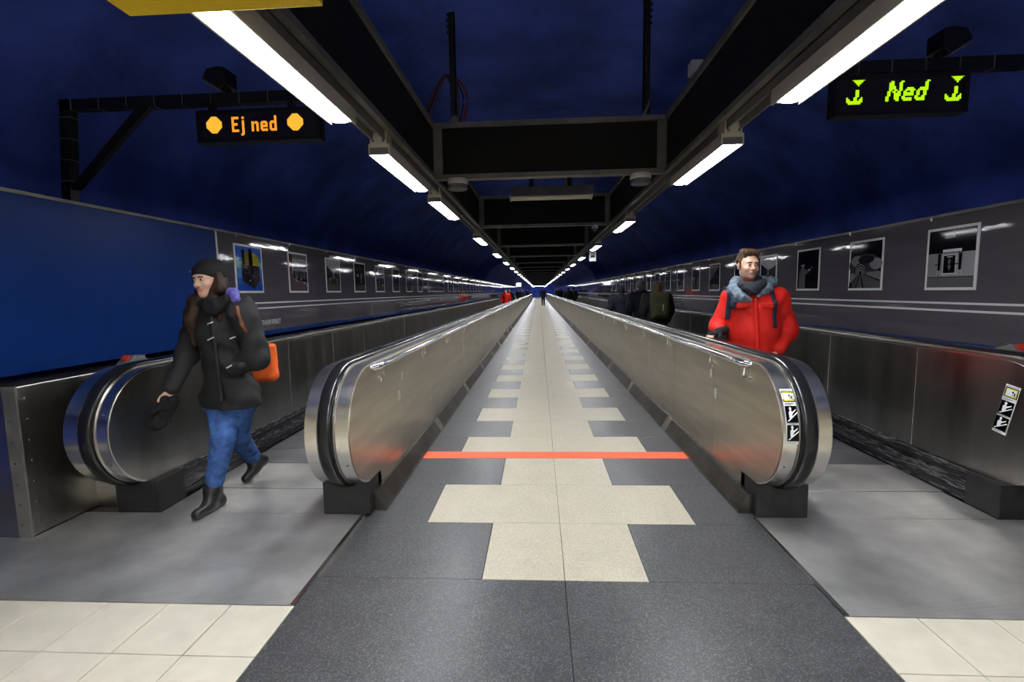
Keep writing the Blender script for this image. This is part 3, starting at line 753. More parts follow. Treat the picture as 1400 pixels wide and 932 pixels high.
def led_sign(sx, y, x0, x1, z0, z1, label):
    o = thing('display_sign', ((x0+x1)/2, y, z0), label, 'sign')
    wv = (x1-x0)/2; h = z1-z0
    mb = MB(); mb.box(-wv, wv, 0, .075, 0, h); mb.obj('sign_case', BLACKM, o, bevel=.004)
    fr = MB()
    for q in ((-wv, wv, 0, .025), (-wv, wv, h-.025, h)): fr.box(q[0], q[1], -.012, 0.001, q[2], q[3])
    for q in (-wv, wv-.03): fr.box(q, q+.03, -.012, .001, .025, h-.025)
    fr.obj('sign_bezel', BLACKM, o)
    bar_along('screen', o, SCREEN, -wv+.03, wv-.03, -.004, .0, .025, h-.025)
    for x in (-wv*.8, wv*.5): bar_along('hanger_lug', o, BLACKM, x-.02, x+.02, .03, .07, h-.003, h+.068)
    return o, wv, h
# the red sign
sy = 3.45
p0, p1 = P(272, 196, sy), P(436, 145, sy)
SL, wv, h = led_sign(-1, sy, p0[0], p1[0], p0[2], p1[2]-.002, 'black display sign with red lettering Ej ned between two discs')
pt = .0091
led_text(SL, 'Ej', LED_R, -.190, h/2-.043, pt*.95, -.006)
led_text(SL, 'ned', LED_R, -.046, h/2-.043, pt*.95, -.006)
for x in (-.319, .272): bitmap(SL, DISC, LED_Y, x-6.5*.0088, h/2-.047, .0088, -.006, name='led_disc')
aL = P(300, 132, sy)[2]; pxL = P(82, 132, sy)[0]; zb = P(82, 262, sy)[2]
o = thing('sign_bracket', (pxL, sy+.06, zb), 'black post and arm with diagonal brace carrying the red sign', 'bracket')
aw = .036
xb_ = P(86, 262, sy)[0]-pxL; mb = MB(); kx = (xb_)/(aL-zb)
mb.prism([(xb_+kx*.25-aw, -.25), (xb_+kx*.25+aw, -.25), (aw, aL-zb+aw), (-aw, aL-zb+aw)], 'y', -aw, aw); mb.obj('post', BLACKM, o)
bar_along('arm', o, BLACKM, -aw, p1[0]-pxL+.25, -aw, aw, aL-zb-aw, aL-zb+aw)
mb = MB(); ax_ = P(188, 138, sy)[0]-pxL
mb.prism([(xb_, .02), (xb_+.07, .02), (ax_+.05, aL-zb-aw), (ax_-.05, aL-zb-aw)], 'y', -.02, .02); mb.obj('brace', BLACKM, o)
for k in range(8):
    x = .05+.21*k; bar_along('cable_tie', o, GREY_P, x, x+.006, -aw-.004, aw+.004, aL-zb-aw-.004, aL-zb+aw+.004)
for k in range(4):
    zz = .08+.15*k; xx = xb_*(1-zz/(aL-zb)); bar_along('cable_tie', o, GREY_P, xx-aw-.004, xx+aw+.004, -aw-.004, aw+.004, zz, zz+.006)
bar_along('wall_plate', o, BLACKM, -.5, 0, -.02, .02, -.24, -.16)
# the green sign
sy2 = 3.25
q0, q1 = P(1139, 160, sy2), P(1325, 98, sy2)
SR, wr, hr = led_sign(1, sy2, q0[0], q1[0], q0[2], q1[2], 'black display sign with lime green lettering Ned between two arrows')
led_text(SR, 'Ned', LED_G, -.092, .079, .0100, -.006, slant=.25)
for x in (-.325, .258): (bitmap(SR, ANCH[6:], LED_G, x, .068, .0108, -.006, slant=.16, name='led_stem'), bitmap(SR, ANCH[:4], LED_G, x+.0108, .068+10*.0108, .0108, -.006, slant=0, name='led_triangle'))
aR = P(1250, 86, sy2)[2]
o = thing('sign_bracket', (q0[0]-.15, sy2+.06, aR), 'black wall arm carrying the green sign', 'bracket')
bar_along('arm', o, BLACKM, 0, 4.0-q0[0]+.15, -.036, .036, -.036, .036)
for k in range(10): bar_along('cable_tie', o, GREY_P, .1+.2*k, .106+.2*k, -.04, .04, -.04, .04)
# loudspeakers on the arms
for (u, v, y, arm, sgn, t) in ((300, 106, sy+.06, aL, 1, 'red'), (1298, 58, sy2+.06, aR, -1, 'green')):
    c = P(u, v, y); b = c[2]
    o = thing('loudspeaker', (c[0], y, arm+.034), 'small black angular loudspeaker on the arm of the %s sign' % t, 'loudspeaker')
    hh = .17
    mb = MB(); mb.prism([(-sgn*.085, .09), (-sgn*.05, .155), (sgn*.03, hh), (sgn*.085, .16), (sgn*.085, .05), (sgn*.04, .015)], 'y', -.07, .07); mb.obj('speaker_case', BLACKM, o, bevel=.006)
    mb = MB(); mb.prism([(-sgn*.083, .083), (sgn*.042, .008), (sgn*.036, .0), (-sgn*.09, .078)], 'y', -.06, .06); mb.obj('grille', FRAME_D, o)
    bar_along('stem', o, BLACKM, sgn*.05, sgn*.075, -.015, .015, -.005, .055)
# yellow sign box overhead
YS = 1.465; a = P(178, 23, YS); b = P(442, 4, YS)
o = thing('yellow_sign', ((a[0]+b[0])/2, YS, a[2]), 'yellow box sign hanging overhead by the first tube light', 'sign')
mb = MB(); wd = (b[0]-a[0])/2; hs_ = 2.446-a[2]; mb.box(-wd, wd, -.30, 0, 0, hs_); mb.obj('sign_box', YELLOW, o, bevel=.004)
for x in (-1.04-(a[0]+b[0])/2, -.82-(a[0]+b[0])/2): bar_along('rod', o, BLACKM, x-.012, x+.012, -.16, -.13, hs_-.005, 4.0-a[2])

# ------------------------------------------------------------------ people: fields of rounded limbs turned into skins
class Field:
    """signed distance on a grid; limbs are smoothly joined, then the zero surface becomes a mesh"""
    def __init__(s, lo, hi, h):
        s.h = h; s.lo = np.array(lo, float)
        n = np.ceil((np.array(hi)-s.lo)/h).astype(int)+1
        s.ax = [s.lo[i]+h*np.arange(n[i]) for i in range(3)]
        s.D = np.full(n, 1.0, np.float32); s.I = np.zeros(n, np.int16)
    def _win(s, lo, hi):
        sl = []
        for i in range(3):
            a = int(max(0, math.floor((lo[i]-s.lo[i])/s.h))); b = int(min(len(s.ax[i]), math.ceil((hi[i]-s.lo[i])/s.h)+1))
            if b <= a: return None
            sl.append(slice(a, b))
        p = np.stack(np.meshgrid(*[s.ax[i][sl[i]] for i in range(3)], indexing='ij'), -1).astype(np.float32)
        return tuple(sl), p
    def _put(s, lo, hi, fn, k, mi, op):
        m = 0.03+k
        w_ = s._win(np.array(lo)-m, np.array(hi)+m)
        if w_ is None: return
        sl, p = w_
        d = fn(p).astype(np.float32); cur = s.D[sl]
        if op == 'add':
            if mi is not None: s.I[sl] = np.where(d < cur, mi, s.I[sl])
            hh = np.maximum(k-np.abs(cur-d), 0)/max(k, 1e-6)
            s.D[sl] = np.minimum(cur, d)-hh*hh*k*.25
        else:
            hh = np.maximum(k-np.abs(cur+d), 0)/max(k, 1e-6)
            s.D[sl] = np.maximum(cur, -d)+hh*hh*k*.25
    def rc(s, a, b, ra, rb=None, k=.03, mi=None, op='add'):
        a = np.array(a, np.float32); b = np.array(b, np.float32); rb = ra if rb is None else rb
        r = max(ra, rb); ba = b-a; L = float(ba@ba)+1e-9
        def fn(p):
            q = p-a; t = np.clip((q@ba)/L, 0, 1)
            return np.linalg.norm(q-t[..., None]*ba, axis=-1)-(ra+(rb-ra)*t)
        s._put(np.minimum(a, b)-r, np.maximum(a, b)+r, fn, k, mi, op); return s
    def chain(s, pts, rs, **kw):
        for i in range(len(pts)-1): s.rc(pts[i], pts[i+1], rs[i], rs[i+1], **kw)
        return s
    def ell(s, c, r, ax=None, k=.02, mi=None, op='add'):
        c = np.array(c, np.float32); r = np.array(r, np.float32); A = np.eye(3, dtype=np.float32) if ax is None else np.array(ax, np.float32)
        R_ = float(r.max())
        def fn(p):
            q = (p-c)@A.T; k0 = np.linalg.norm(q/r, axis=-1); k1 = np.linalg.norm(q/(r*r), axis=-1)+1e-6
            return k0*(k0-1)/k1
        s._put(c-R_, c+R_, fn, k, mi, op); return s
    def box(s, c, hs, ax=None, rad=.008, k=.008, mi=None, op='add'):
        c = np.array(c, np.float32); hs = np.array(hs, np.float32); A = np.eye(3, dtype=np.float32) if ax is None else np.array(ax, np.float32)
        R_ = float(np.linalg.norm(hs))+rad
        def fn(p):
            q = np.abs((p-c)@A.T)-hs
            return np.linalg.norm(np.maximum(q, 0), axis=-1)+np.minimum(q.max(-1), 0)-rad
        s._put(c-R_, c+R_, fn, k, mi, op); return s
    def cut(s, pt, nrm):
        """keep the side the normal points away from"""
        nrm = np.array(nrm, float); nrm /= np.linalg.norm(nrm)
        X, Y, Z = np.meshgrid(*s.ax, indexing='ij')
        s.D = np.maximum(s.D, ((X-pt[0])*nrm[0]+(Y-pt[1])*nrm[1]+(Z-pt[2])*nrm[2]).astype(np.float32)); return s
    def folds(s, amp, fx, fz, seed=0):
        X, Y, Z = np.meshgrid(*s.ax, indexing='ij')
        f = np.sin(Z*fz+3*np.sin(X*fx+seed)+2*np.sin(Y*fx*1.3+seed*2))*.6+np.sin(X*fx*2.1+Z*fz*.6+seed)*.4
        s.D = s.D+(amp*f).astype(np.float32); return s
    def shell(s, grow, tests):
        """a copy grown outward and kept only where every test (a distance array) is negative"""
        o = Field.__new__(Field); o.h = s.h; o.lo = s.lo; o.ax = s.ax; o.I = np.zeros_like(s.I)
        D = s.D-grow; X, Y, Z = np.meshgrid(*s.ax, indexing='ij')
        for t in tests: D = np.maximum(D, t(X, Y, Z).astype(np.float32))
        o.D = D.astype(np.float32); return o
    def obj(s, name, mats, parent=None, origin=(0, 0, 0), pick=None):
        D = s.D.copy()
        D[0], D[-1], D[:, 0], D[:, -1], D[:, :, 0], D[:, :, -1] = 1, 1, 1, 1, 1, 1
        S = D < 0; nx, ny, nz = D.shape
        cnt = np.zeros((nx-1, ny-1, nz-1), np.int8)
        for i in (0, 1):
            for j in (0, 1):
                for k in (0, 1): cnt += S[i:nx-1+i, j:ny-1+j, k:nz-1+k]
        cells = np.argwhere((cnt > 0) & (cnt < 8))
        idx = np.full(cnt.shape, -1, np.int64); idx[tuple(cells.T)] = np.arange(len(cells))
        acc = np.zeros((len(cells), 3)); num = np.zeros(len(cells))
        cor = [(i, j, k) for i in (0, 1) for j in (0, 1) for k in (0, 1)]
        for a in cor:
            for ax in range(3):
                if a[ax]: continue
                b = list(a); b[ax] = 1
                pa = cells+np.array(a); pb = cells+np.array(b)
                da = D[tuple(pa.T)]; db = D[tuple(pb.T)]
                m = (da < 0) != (db < 0)
                t = da[m]/(da[m]-db[m])
                q = np.array(a, float)[None].repeat(m.sum(), 0); q[:, ax] += t
                acc[m] += q; num[m] += 1
        v = s.lo+s.h*(cells+acc/num[:, None])-np.array(origin)
        faces = []; fi = []
        for ax in range(3):
            u, w2 = [(1, 2), (2, 0), (0, 1)][ax]
            sl0 = [slice(None)]*3; sl1 = [slice(None)]*3; sl0[ax] = slice(0, -1); sl1[ax] = slice(1, None)
            A, B = S[tuple(sl0)], S[tuple(sl1)]
            e = np.argwhere(A != B)
            if not len(e): continue
            flip = A[tuple(e.T)]
            o_u = np.zeros(3, int); o_u[u] = 1; o_w = np.zeros(3, int); o_w[w2] = 1
            q = np.stack([idx[tuple((e-o_u-o_w).T)], idx[tuple((e-o_w).T)], idx[tuple(e.T)], idx[tuple((e-o_u).T)]], 1)
            q[~flip] = q[~flip][:, ::-1]
            faces.append(q); fi.append(s.I[tuple(e.T)])
        faces = np.concatenate(faces); fi = np.concatenate(fi)
        me = bpy.data.meshes.new(name); me.from_pydata(v.tolist(), [], faces.tolist())
        for m in (mats if isinstance(mats, (list, tuple)) else [mats]): me.materials.append(m)
        if pick is not None:
            c = v[faces].mean(1)+np.array(origin); fi = pick(c, fi)
        me.polygons.foreach_set('material_index', np.clip(fi, 0, len(me.materials)-1).astype(np.int32))
        me.polygons.foreach_set('use_smooth', np.ones(len(faces), bool))
        me.update()
        o = bpy.data.objects.new(name, me); C.objects.link(o)
        if parent is not None: o.parent = parent
        sm = o.modifiers.new('smooth', 'SMOOTH'); sm.factor = .5; sm.iterations = 2
        return o
def cloth(name, c, rough=.85, var=.2): return mat(name, c, rough, 0, .25, var=((30, 30, 30), var, 4), bump=((120, 120, 120), .15, .002))
SKIN = mat('skin', (0.56, 0.33, 0.235), 0.5, 0, .4)
STUBBLE = mat('stubble_skin', (0.33, 0.20, 0.145), 0.6)
LIP = mat('lips', (0.45, 0.15, 0.13), 0.45)
EYEW = mat('eye_white', (0.42, 0.39, 0.36), 0.4); IRIS = mat('dark_iris', (0.03, 0.018, 0.012), 0.25)
HAIR_B = cloth('brown_hair', (0.060, 0.030, 0.016), .6, .5); HAIR_D = cloth('dark_brown_hair', (0.028, 0.014, 0.008), .6, .5)
RED_J = cloth('red_jacket_fabric', (0.66, 0.018, 0.012), .62, .08); SCARF = cloth('blue_grey_scarf', (0.12, 0.16, 0.20), .9, .5); SCARF_D = cloth('dark_scarf', (0.022, 0.026, 0.034))
CHAR = cloth('charcoal_parka', (0.021, 0.020, 0.021), .7, .2); BLACKC = cloth('black_cloth', (0.010, 0.010, 0.011)); JEANS = cloth('blue_denim', (0.055, 0.125, 0.34), .8, .35)
PURPLE = cloth('purple_lining', (0.11, 0.10, 0.36)); LEATHER = mat('black_leather', (0.014, 0.013, 0.013), .42); ORANGE = cloth('orange_bag', (0.83, 0.13, 0.022), .6, .08); BROWN = mat('brown_strap', (0.16, 0.055, 0.025), .5)
NAVY = cloth('navy_down_jacket', (0.005, 0.006, 0.012), .8, .3); OLIVE = cloth('olive_backpack', (0.035, 0.036, 0.014)); GREYC = cloth('grey_knit', (0.07, 0.07, 0.075)); DENIM_D = cloth('dark_trousers', (0.012, 0.014, 0.02)); BACKP = cloth('navy_backpack', (0.016, 0.024, 0.045))

def head_axes(fwd, tilt=0.0):
    f = np.array(fwd, float); f /= np.linalg.norm(f)
    r = np.cross(f, [0, 0, 1.0]); r /= np.linalg.norm(r)      # viewer-left of the face is +r's opposite
    u = np.cross(r, f)
    r2 = r*math.cos(tilt)+u*math.sin(tilt); u2 = np.cross(r2, f)
    return np.array([r2, f, u2])
def add_head(F, c, A, s=1.0, female=False):
    c = np.array(c, float)
    def W(x, y, z): return c+s*(np.array([x, y, z])@A)
    def E_(p, r, k=.02, mi=0, op='add'): F.ell(W(*p), np.array(r)*s, A, k, mi, op)
    E_((0, -.012, .030), (.074, .094, .085)); E_((0, .022, -.025), (.058 if not female else .056, .068, .086), .03)
    E_((0, .036, -.078), (.043 if not female else .036, .042, .034), .03); E_((0, .068, -.098), (.020, .018, .016), .02)
    for x in (-.036, .036): E_((x, .060, -.028), (.022, .022, .02), .02)
    F.rc(W(-.032, .080, .024), W(.032, .080, .024), .010*s, k=.02, mi=0)
    for x in (-.030, .030): E_((x, .098, .004), (.018, .014, .0105), .010, None, 'sub')
    F.rc(W(0, .086, .010), W(0, .107, -.030), .0085*s, .0125*s, k=.012, mi=0)
    for x in (-.011, .011): E_((x, .096, -.034), (.010, .011, .009), .008)
    E_((0, .088, -.055), (.024, .011, .0055), .006, 2); E_((0, .087, -.065), (.021, .011, .006), .006, 2)
    for x in (-.075, .075): E_((x, -.008, -.006), (.010, .020, .031), .008)
    return W
def add_eyes(W, A, s, parent, name='eye'):
    for x in (-.030, .030):
        f = Field(W(x, .083, .004)-.03, W(x, .083, .004)+.03, .0025)
        f.ell(W(x, .083, .004), np.array((.0120, .0110, .0075))*s, A, .001, 0); f.ell(W(x, .0925, .004), np.array((.0066, .005, .0066))*s, A, .0005, 1)
        f.obj(name, [EYEW, IRIS], parent)
        f = Field(W(x, .085, .026)-.035, W(x, .085, .026)+.035, .003)
        f.rc(W(x-.017*np.sign(x), .092, .022), W(x+.016*np.sign(x), .086, .022), .0048*s, .0035*s, .002); f.obj('eyebrow', HAIR_D, parent)
def add_hand(F, wrist, d, n, thumb, curl=.35, s=1.0, mi=0, k=.008, fat=0.0):
    """palm and five fingers: d to the fingertips, n out of the palm, thumb +1/-1 picks the thumb side"""
    wrist = np.array(wrist, float); d = np.array(d, float); d /= np.linalg.norm(d); n = np.array(n, float); n -= d*(n@d); n /= np.linalg.norm(n)
    t = np.cross(d, n)*thumb
    for q in (-.024, -.008, .008, .024): F.rc(wrist+d*.012*s+t*q*.7*s, wrist+d*.082*s+t*q*s, (.0145+fat)*s, (.0125+fat)*s, k=.012, mi=mi)
    for q, L in ((.029, .066), (.010, .076), (-.010, .072), (-.029, .056)):
        a = wrist+d*.085*s+t*q*s; c1, c2 = curl, curl*2.2
        b = a+(d*math.cos(c1)+n*math.sin(c1))*L*.5*s; e = b+(d*math.cos(c2)+n*math.sin(c2))*L*.5*s
        F.rc(a, b, (.0092+fat)*s, (.0085+fat)*s, k=k*.6, mi=mi); F.rc(b, e, (.0085+fat)*s, (.0072+fat)*s, k=k*.4, mi=mi)
    a = wrist+d*.025*s+t*.024*s; b = a+(d*.62+t*.66+n*.35)*.042*s; e = b+(d*.85+t*.28+n*.4)*.032*s
    F.rc(a, b, (.0125+fat)*s, (.0105+fat)*s, k=.010, mi=mi); F.rc(b, e, (.0102+fat)*s, (.0085+fat)*s, k=.004, mi=mi)
V3 = lambda *a: np.array(a, float)

# ---- the woman in the charcoal parka stepping off the walkway
def woman():
    J = dict(head=P(285, 383, 3.09), neck=P(298, 413, 3.14), rsh=P(272, 431, 3.20), lsh=P(333, 429, 3.07), relb=P(254, 488, 3.10), rwr=P(232, 534, 2.92),
             lelb=P(353, 488, 3.10), lwr=P(319, 503, 3.07), hipr=P(302, 545, 3.19), hipl=P(330, 545, 3.13), kf=P(306, 598, 3.03), af=P(291, 668, 2.98), kb=P(324, 594, 3.20), ab=P(347, 627, 3.46))
    pel = (J['hipr']+J['hipl'])/2+V3(0, 0, .05); chest = (J['rsh']+J['lsh'])/2-V3(0, 0, .09)
    root = thing('person', (pel[0], pel[1], 0), 'walking person in black beanie, charcoal parka and blue jeans stepping off the walkway', 'person')
    O = (pel[0], pel[1], 0)
    A = head_axes((-.16, -.98, -.05), -.06); s = .98
    tf, tb = P(279, 696, 2.87), P(333, 653, 3.40)
    tf[2] = .035; 
    B = Field((-2.78, 2.72, -.01), (-1.82, 3.66, 1.66), .0075)
    W = add_head(B, J['head'], A, s, True)
    B.rc(W(0, -.02, -.06), J['neck']-V3(0, 0, .03), .046, .05, mi=0)
    B.chain([J['neck']-V3(0, 0, .03), chest, pel], [.06, .105, .11], k=.06)
    for a, b, c in (('rsh', 'relb', 'rwr'), ('lsh', 'lelb', 'lwr')):
        B.rc(chest+V3(0, 0, .07), J[a], .05, .045, k=.04); B.chain([J[a], J[b], J[c]], [.045, .034, .024], k=.02)
    for h_, k_, a_, t_ in (('hipr', 'kf', 'af', tf), ('hipl', 'kb', 'ab', tb)):
        B.chain([J[h_], J[k_], J[a_]], [.07, .046, .022], k=.03); B.rc(J[a_], t_+V3(0, .04, .01), .02, .012)
    hd = P(225, 566, 2.88)-J['rwr']
    add_hand(B, J['rwr'], hd, (.75, -.5, .1), 1, .45, .95)
    add_hand(B, J['lwr'], (-.72, -.05, -.45), (.2, .9, .1), -1, .3, .9)
    body = B.obj('body', [SKIN, SKIN, LIP], root, O)
    def ch(o): o.parent = root; o.location = (-O[0], -O[1], 0); return o
    add_eyes(W, A, s, root)
    for c in list(root.children):
        if c is not body: c.location = (-O[0], -O[1], 0)
    # beanie, hair
    H = Field(J['head']-.22, J['head']+.22, .005)
    H.ell(W(0, -.022, .048), np.array((.093, .112, .092))*s, A, .01); H.ell(W(0, -.05, .085), np.array((.080, .085, .058))*s, A, .03)
    H.cut(W(0, .06, .030), (A[1]*.42-A[2]*.9)); H.folds(.0015, 10, 260)
    H.obj('beanie', BLACKC, root).location = (-O[0], -O[1], 0)
    lb = MB(); q = [W(*p) for p in ((.070, .040, .062), (.084, .014, .060), (.084, .014, .075), (.070, .040, .077))]
    dn = (A[0]*.75+A[1]*.55)*.022
    lb.add([p+dn for p in q], [(0, 1, 2, 3)]); lb.obj('beanie_tag', PAPER, root).location = (-O[0], -O[1], 0)
    H = Field(J['head']-V3(.32, .30, .46), J['head']+V3(.28, .30, .2), .007)
    H.chain([W(-.074, -.005, .03), W(-.082, .005, -.06), P(268, 412, 3.06), P(262, 440, 3.03), P(266, 470, 3.03)], [.028, .034, .046, .046, .018], k=.03)
    H.chain([W(.072, -.02, .02), W(.078, -.01, -.07), P(303, 418, 3.03), P(300, 438, 3.0)], [.026, .028, .03, .012], k=.03)
    H.ell(W(0, -.05, -.03), np.array((.082, .07, .11))*s, A, .03); H.folds(.004, 60, 40)
    H.obj('hair', HAIR_D, root).location = (-O[0], -O[1], 0)
    # parka
    K = Field((-2.80, 2.74, .55), (-1.80, 3.50, 1.50), .0085)
    K.chain([J['neck']-V3(0, 0, .05), chest, pel, pel-V3(0, 0, .14)], [.09, .148, .135, .135], k=.06)
    K.rc(J['rsh'], J['lsh'], .082, .085, k=.06); K.rc(J['hipr']-V3(0, .01, -.03), J['hipl']-V3(0, .01, -.03), .120, .124, k=.05); K.rc(J['hipr']-V3(0, .005, .08), J['hipl']-V3(0, .005, .08), .118, .124, k=.05)
    K.chain([J['rsh'], J['relb'], J['rwr']+(J['relb']-J['rwr'])*.12], [.082, .066, .052], k=.035)
    K.chain([J['lsh'], J['lelb'], J['lwr']], [.086, .074, .060], k=.03)
    K.chain([P(318, 407, 3.2), P(334, 416, 3.12), P(320, 430, 3.0)], [.05, .055, .035], k=.04)
    K.folds(.008, 15, 40, 1.0)
    K.rc(P(289, 430, 2.98), P(303, 548, 2.96), .012, .012, k=.02)
    K.box(P(320, 500, 2.925), (.055, .02, .012), None, .01, .015)
    K.cut((0, 0, .655), (0, 0, -1))
    pk = K.obj('parka', CHAR, root); pk.location = (-O[0], -O[1], 0)
    tree = BVHTree.FromPolygons([v.co for v in pk.data.vertices], [tuple(p.vertices) for p in pk.data.polygons])
    def on_parka(u, v, out=0.0):
        d_ = Vector(P(u, v, 3.0)-CAM).normalized(); h_ = tree.ray_cast(Vector(CAM), d_)[0]
        return np.array(h_-d_*out)
    H = Field(P(318, 405, 3.14)-.14, P(318, 405, 3.14)+.14, .006)
    H.chain([P(306, 402, 3.17), P(318, 401, 3.10), P(322, 409, 3.03)], [.03, .036, .028], k=.02); H.folds(.004, 60, 50)
    H.obj('hood_lining', PURPLE, root).location = (-O[0], -O[1], 0)
    H = Field(J['neck']-.2, J['neck']+.2, .007)
    H.chain([P(278, 415, 3.06), P(292, 420, 2.99), P(308, 412, 3.02)], [.04, .05, .04], k=.03); H.rc(J['neck'], J['neck']+V3(0, 0, .05), .075, .068, k=.03); H.folds(.005, 40, 60)
    H.obj('scarf', BLACKC, root).location = (-O[0], -O[1], 0)
    for a, b in (((284, 443), (291, 440)), ((284, 465), (292, 461)), ((314, 463), (322, 460)), ((310, 503), (317, 499))):
        t = MB(); t.tube([on_parka(*a), on_parka((a[0]+b[0])/2, (a[1]+b[1])/2), on_parka(*b)], .005, 6); t.obj('reflective_tab', STRIPE, root).location = (-O[0], -O[1], 0)
    # jeans and boots
    T = Field((-2.5, 2.8, .08), (-1.95, 3.66, .85), .0075)
    T.chain([J['hipr'], J['kf'], J['af']+(J['kf']-J['af'])*.12], [.100, .076, .056], k=.03); T.chain([J['hipl'], J['kb'], J['ab']+(J['kb']-J['ab'])*.1], [.098, .074, .056], k=.03)
    T.rc(J['hipr'], J['hipl'], .11, .11, k=.04); T.folds(.0035, 26, 62, 2.0)
    T.obj('jeans', JEANS, root).location = (-O[0], -O[1], 0)
    for a_, k_, t_ in (('af', 'kf', tf), ('ab', 'kb', tb)):
        a = J[a_]; t = t_.copy(); up = (J[k_]-a); up /= np.linalg.norm(up)
        if a_ == 'af': heel = V3(a[0]+.015, a[1]+.035, .035); t = V3(t[0]-.01, t[1]-.05, .032)
        else: heel = a+V3(.035, .06, -.03); t = V3(t[0]+.02, t[1]+.0, .036)
        f = Field(np.minimum(np.minimum(a, t), heel)-.12, np.maximum(np.maximum(a+up*.2, t), heel)+.12, .006)
        f.rc(a+up*.14, a, .052, .046); f.rc(a, heel, .044, .036, k=.03); f.rc(heel, t, .034, .034, k=.03); f.rc(a, (heel+t)/2+V3(0, 0, .012), .044, .036, k=.04)
        if a_ == 'af': f.cut((0, 0, -.001), (0, 0, -1))
        b = f.obj('boot', LEATHER, root); b.location = (-O[0], -O[1], 0)
    # things she carries
    gl = thing('gloves', tuple(P(222, 566, 2.87)), 'pair of black gloves held low in the hand of the person in the beanie', 'gloves')
    for du, rot in ((0, 0), (10, 1)):
        c = P(222+du, 556, 2.87); f = Field(c-.17, c+.15, .005)
        d = P(212+du*.4, 580, 2.85)-c
        add_hand(f, c-d*.1, d, (.6, -.7, 0.2), 1 if rot else -1, .25, 1.0, fat=.004); f.rc(c-d*.35, c, .034, .032, k=.02)
        g_ = f.obj('glove', BLACKC, gl); g_.location = tuple(-x for x in gl.location)
    bg = thing('shoulder_bag', tuple(P(358, 516, 3.24)), 'orange shoulder bag hanging behind the arm of the person in the beanie', 'bag')
    c = P(351, 494, 3.37); ax = np.array([[.97, .24, 0], [-.24, .97, 0], [0, 0, 1.]])
    f = Field(c-.26, c+.26, .007); f.box(c, (.112, .026, .105), ax, .022, .01); f.rc(c-ax[0]*.09+V3(0, 0, -.11), c+ax[0]*.09+V3(0, 0, -.11), .042, .042, k=.04); f.folds(.003, 20, 30)
    f.obj('bag_body', ORANGE, bg).location = tuple(-x for x in bg.location)
    top = c+V3(0, 0, .115)
    t = MB(); t.tube([top+ax[0]*.09, P(352, 462, 3.22), P(342, 458, 3.10)]+[on_parka(u, v, .004) for u, v in ((335, 452), (331, 444), (328, 436), (325, 428), (324, 421))]+[P(326, 414, 3.09), P(330, 417, 3.19), P(332, 440, 3.28), top-ax[0]*.06], .013, 8); t.obj('strap', BROWN, bg, smooth=True).location = tuple(-x for x in bg.location)
woman()

